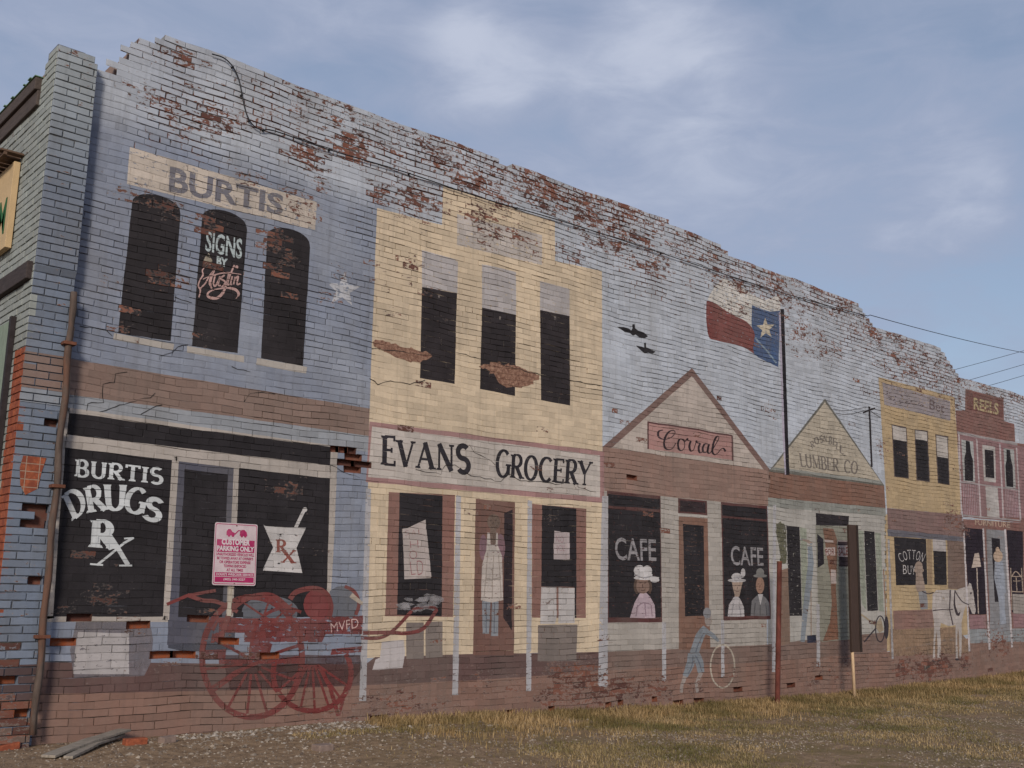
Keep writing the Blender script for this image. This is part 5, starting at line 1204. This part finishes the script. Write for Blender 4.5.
# planks and loose bricks by the corner
def plank(a, b_, w, th, lift0, lift1, name, label, seed):
    rnd = random.Random(seed); A_ = onplane(*a, 1, -.35); 
    p0 = Vector((A_.x, -.45, 0)); B_ = onplane(*b_, 1, -.35); 
    return None
def ongr(px, py):
    z = .12
    for _ in range(12):
        p = onplane(px, py, 2, z); z = gz(p.x, min(-.05, p.y))
    return p
for (a, b_, wd, l0, l1, lb) in (((36, 755), (112, 735), .13, .0, .07, 'grey weathered plank lying on the dirt, upper of the two at the corner'), ((62, 757), (115, 737), .08, -.002, .03, 'narrow grey plank lying in front of the wider plank at the corner')):
    z = .16; p = onplane(*a, 2, z); q = onplane(*b_, 2, z+.03)
    if p.y > -.12: pass
    d = (q-p); d.z = 0; L = d.length; d.normalize(); s = Vector((-d.y, d.x, 0)) if False else Vector((d.y, -d.x, 0))
    shift = Vector((0, min(0, -.14-max(p.y, q.y)), 0))
    p += shift; q += shift
    mb = MB(); n = 10; V8 = []
    for i in range(n+1):
        t = i/n; c = p+(q-p)*t; c.z = gz(c.x, c.y)+l0*(1-t)+l1*t+.018+.006*sin(t*5)
        for sx, sz in ((-.5, -.011), (.5, -.011), (.5, .011), (-.5, .011)): V8.append(tuple(c+s*(sx*wd)+Vector((0, 0, sz))))
    fs = [(i*4+k_, i*4+(k_+1) % 4, i*4+4+(k_+1) % 4, i*4+4+k_) for i in range(n) for k_ in range(4)]+[(0, 3, 2, 1), (n*4, n*4+1, n*4+2, n*4+3)]
    mb.faces(V8, fs); tag(mb.build('wooden_plank', plain('plank_grey', (.24, .21, .175), sc=7, var=.35, stretch=(1.5, 9, 1)), bevel=.003), lb, 'plank', 'planks on the ground')
def loose(px, py, rz, L=.2, lab='', tilt=0, col=barem, wd=.095, grp='bricks fallen from the wall'):
    p = onplane(px, py, 2, .19); y = min(p.y, -.12)
    mb = MB(); rn = random.Random(int(px)); x = onplane(px, py, 1, y).x
    pts = []
    for a in (-.5, .5):
        for b_ in (-.5, .5):
            for c in (0, 1):
                u, v, w = a*L*rn.uniform(.9, 1), b_*wd*rn.uniform(.9, 1), c*.06
                pts.append((x+u*cos(rz)-v*sin(rz), y+u*sin(rz)+v*cos(rz), gz(x, y)-.008+w+u*tilt))
    mb.faces(pts, [(0, 1, 3, 2), (4, 6, 7, 5), (0, 4, 5, 1), (2, 3, 7, 6), (0, 2, 6, 4), (1, 5, 7, 3)])
    tag(mb.build('loose_brick', col, bevel=.008), lab, 'brick', grp)
loose(135, 743, .05, .21, 'whole orange brick lying on the dirt beside the planks')
greyb = plain('mortared_brick', C255(128, 112, 104), sc=18)
loose(167, 741, .2, .14, 'grey broken brick half between the orange brick and the pale rubble', .05, greyb)
loose(323, 742, .1, .17, 'flat grey stone lying in the gravel below the painted red fire engine', 0, greyb, .13)
loose(12, 712, .1, .17, 'reddish broken brick at the crumbling foot of the corner pilaster', .15)

# ------------------------------------------------------------------ light and sky
SUN_EL, SUN_ROT = 22, 222         # low, from behind and to the left of the camera
wd_ = bpy.data.worlds.new('World'); scn.world = wd_; wd_.use_nodes = True; nt = wd_.node_tree; nt.nodes.clear()
def nw(t, **k):
    x = nt.nodes.new(t)
    for a, b_ in k.items(): setattr(x, a, b_)
    return x
sky = nw('ShaderNodeTexSky', sky_type='NISHITA', sun_disc=False); sky.sun_elevation = radians(SUN_EL); sky.sun_rotation = radians(SUN_ROT); sky.air_density = 1.0; sky.dust_density = 1.5; sky.ozone_density = 1.0
tc = nw('ShaderNodeTexCoord'); mp = nw('ShaderNodeMapping'); nt.links.new(tc.outputs['Generated'], mp.inputs[0]); mp.inputs['Scale'].default_value = (1, 1, 2.6); mp.inputs['Rotation'].default_value = (0, 0, .5)
def nz(scale, det, rough, dist=0):
    x = nw('ShaderNodeTexNoise'); x.inputs['Scale'].default_value = scale; x.inputs['Detail'].default_value = det; x.inputs['Roughness'].default_value = rough; x.inputs['Distortion'].default_value = dist
    nt.links.new(mp.outputs[0], x.inputs[0]); return x.outputs['Fac']
def mt(op, a, b_=None, c=None, clampv=False):
    x = nw('ShaderNodeMath', operation=op); x.use_clamp = clampv
    for i, v in enumerate((a, b_, c)):
        if v is None: continue
        if isinstance(v, (int, float)): x.inputs[i].default_value = v
        else: nt.links.new(v, x.inputs[i])
    return x.outputs[0]
nA, nB = nz(2.2, 5, .5, .2), nz(9, 6, .6, .5)
cloud = mt('MULTIPLY_ADD', nA, .5, mt('MULTIPLY', nB, .5))
def blob(px, py, deg, amp):
    d = ray(px, py).normalized(); v = nw('ShaderNodeVectorMath', operation='DOT_PRODUCT'); nt.links.new(tc.outputs['Generated'], v.inputs[0]); v.inputs[1].default_value = d
    x = nw('ShaderNodeMapRange'); x.interpolation_type = 'SMOOTHERSTEP'; nt.links.new(v.outputs['Value'], x.inputs[0]); x.inputs[1].default_value = cos(radians(deg)); x.inputs[2].default_value = 1; x.inputs[3].default_value = 0; x.inputs[4].default_value = amp
    return x.outputs[0]
bb_ = [blob(*q) for q in ((500,30,4.5,.15), (468,66,4.5,.16), (655,78,6,.21), (705,95,6,.08), (938,193,5,.26), (780,120,16,.05), (640,140,12,.04))]
s = bb_[0]
for q in bb_[1:]: s = mt('ADD', s, q)
patch = mt('MULTIPLY', s, wmr(nz(16, 7, .62, .9), .44, .66)) if False else s
mp2 = nw('ShaderNodeMapping'); nt.links.new(tc.outputs['Generated'], mp2.inputs[0]); mp2.inputs['Scale'].default_value = (1, 1.4, 3.0); mp2.inputs['Rotation'].default_value = (.0, .35, .9)
n3 = nw('ShaderNodeTexNoise'); n3.inputs['Scale'].default_value = 7; n3.inputs['Detail'].default_value = 6; n3.inputs['Roughness'].default_value = .5; n3.inputs['Distortion'].default_value = .3; nt.links.new(mp2.outputs[0], n3.inputs[0])
rg_ = nw('ShaderNodeMapRange'); rg_.interpolation_type = 'SMOOTHSTEP'; nt.links.new(n3.outputs['Fac'], rg_.inputs[0])
for i_, q_ in enumerate((.30, .78, .35, 1.05)): rg_.inputs[i_+1].default_value = q_
s = mt('MULTIPLY', s, rg_.outputs[0])
cl = mt('ADD', cloud, s)
# thin overcast veil + brighter cloud
def wmix(f, a, b_):
    x = nw('ShaderNodeMix', data_type='RGBA')
    if isinstance(f, float): x.inputs[0].default_value = f
    else: nt.links.new(f, x.inputs[0])
    for i, v in ((6, a), (7, b_)):
        if isinstance(v, tuple): x.inputs[i].default_value = (*v, 1)
        else: nt.links.new(v, x.inputs[i])
    return x.outputs[2]
def wrng(v, a, b_, c=0., d=1.):
    x = nw('ShaderNodeMapRange'); x.interpolation_type = 'SMOOTHSTEP'; nt.links.new(v, x.inputs[0])
    for i, q in enumerate((a, b_, c, d)): x.inputs[i+1].default_value = q
    return x.outputs[0]
VEIL = (2.85, 3.3, 4.5); CLOUD = (5.9, 6.2, 7.1)
c1 = wmix(wrng(cl, .30, .62, .45, .92), sky.outputs[0], VEIL)
c2 = wmix(wrng(cl, .52, .90, 0, .46), c1, CLOUD)
bg = nw('ShaderNodeBackground'); bg.inputs['Strength'].default_value = .086; nt.links.new(c2, bg.inputs[0])
wo = nw('ShaderNodeOutputWorld'); nt.links.new(bg.outputs[0], wo.inputs[0])

sd = bpy.data.lights.new('sun', 'SUN'); sd.energy = 1.85; sd.angle = radians(11); sd.color = (1, .88, .74)
so = bpy.data.objects.new('sun', sd); COL.objects.link(so)
az = radians(SUN_ROT)
to = Vector((sin(az)*cos(radians(SUN_EL)), cos(az)*cos(radians(SUN_EL)), sin(radians(SUN_EL))))   # direction towards the sun
so.rotation_euler = to.to_track_quat('Z', 'Y').to_euler()
scn.view_settings.view_transform = 'Standard'; scn.view_settings.look = 'None'; scn.view_settings.gamma = 1; scn.view_settings.exposure = 0.5
scn.render.film_transparent = False
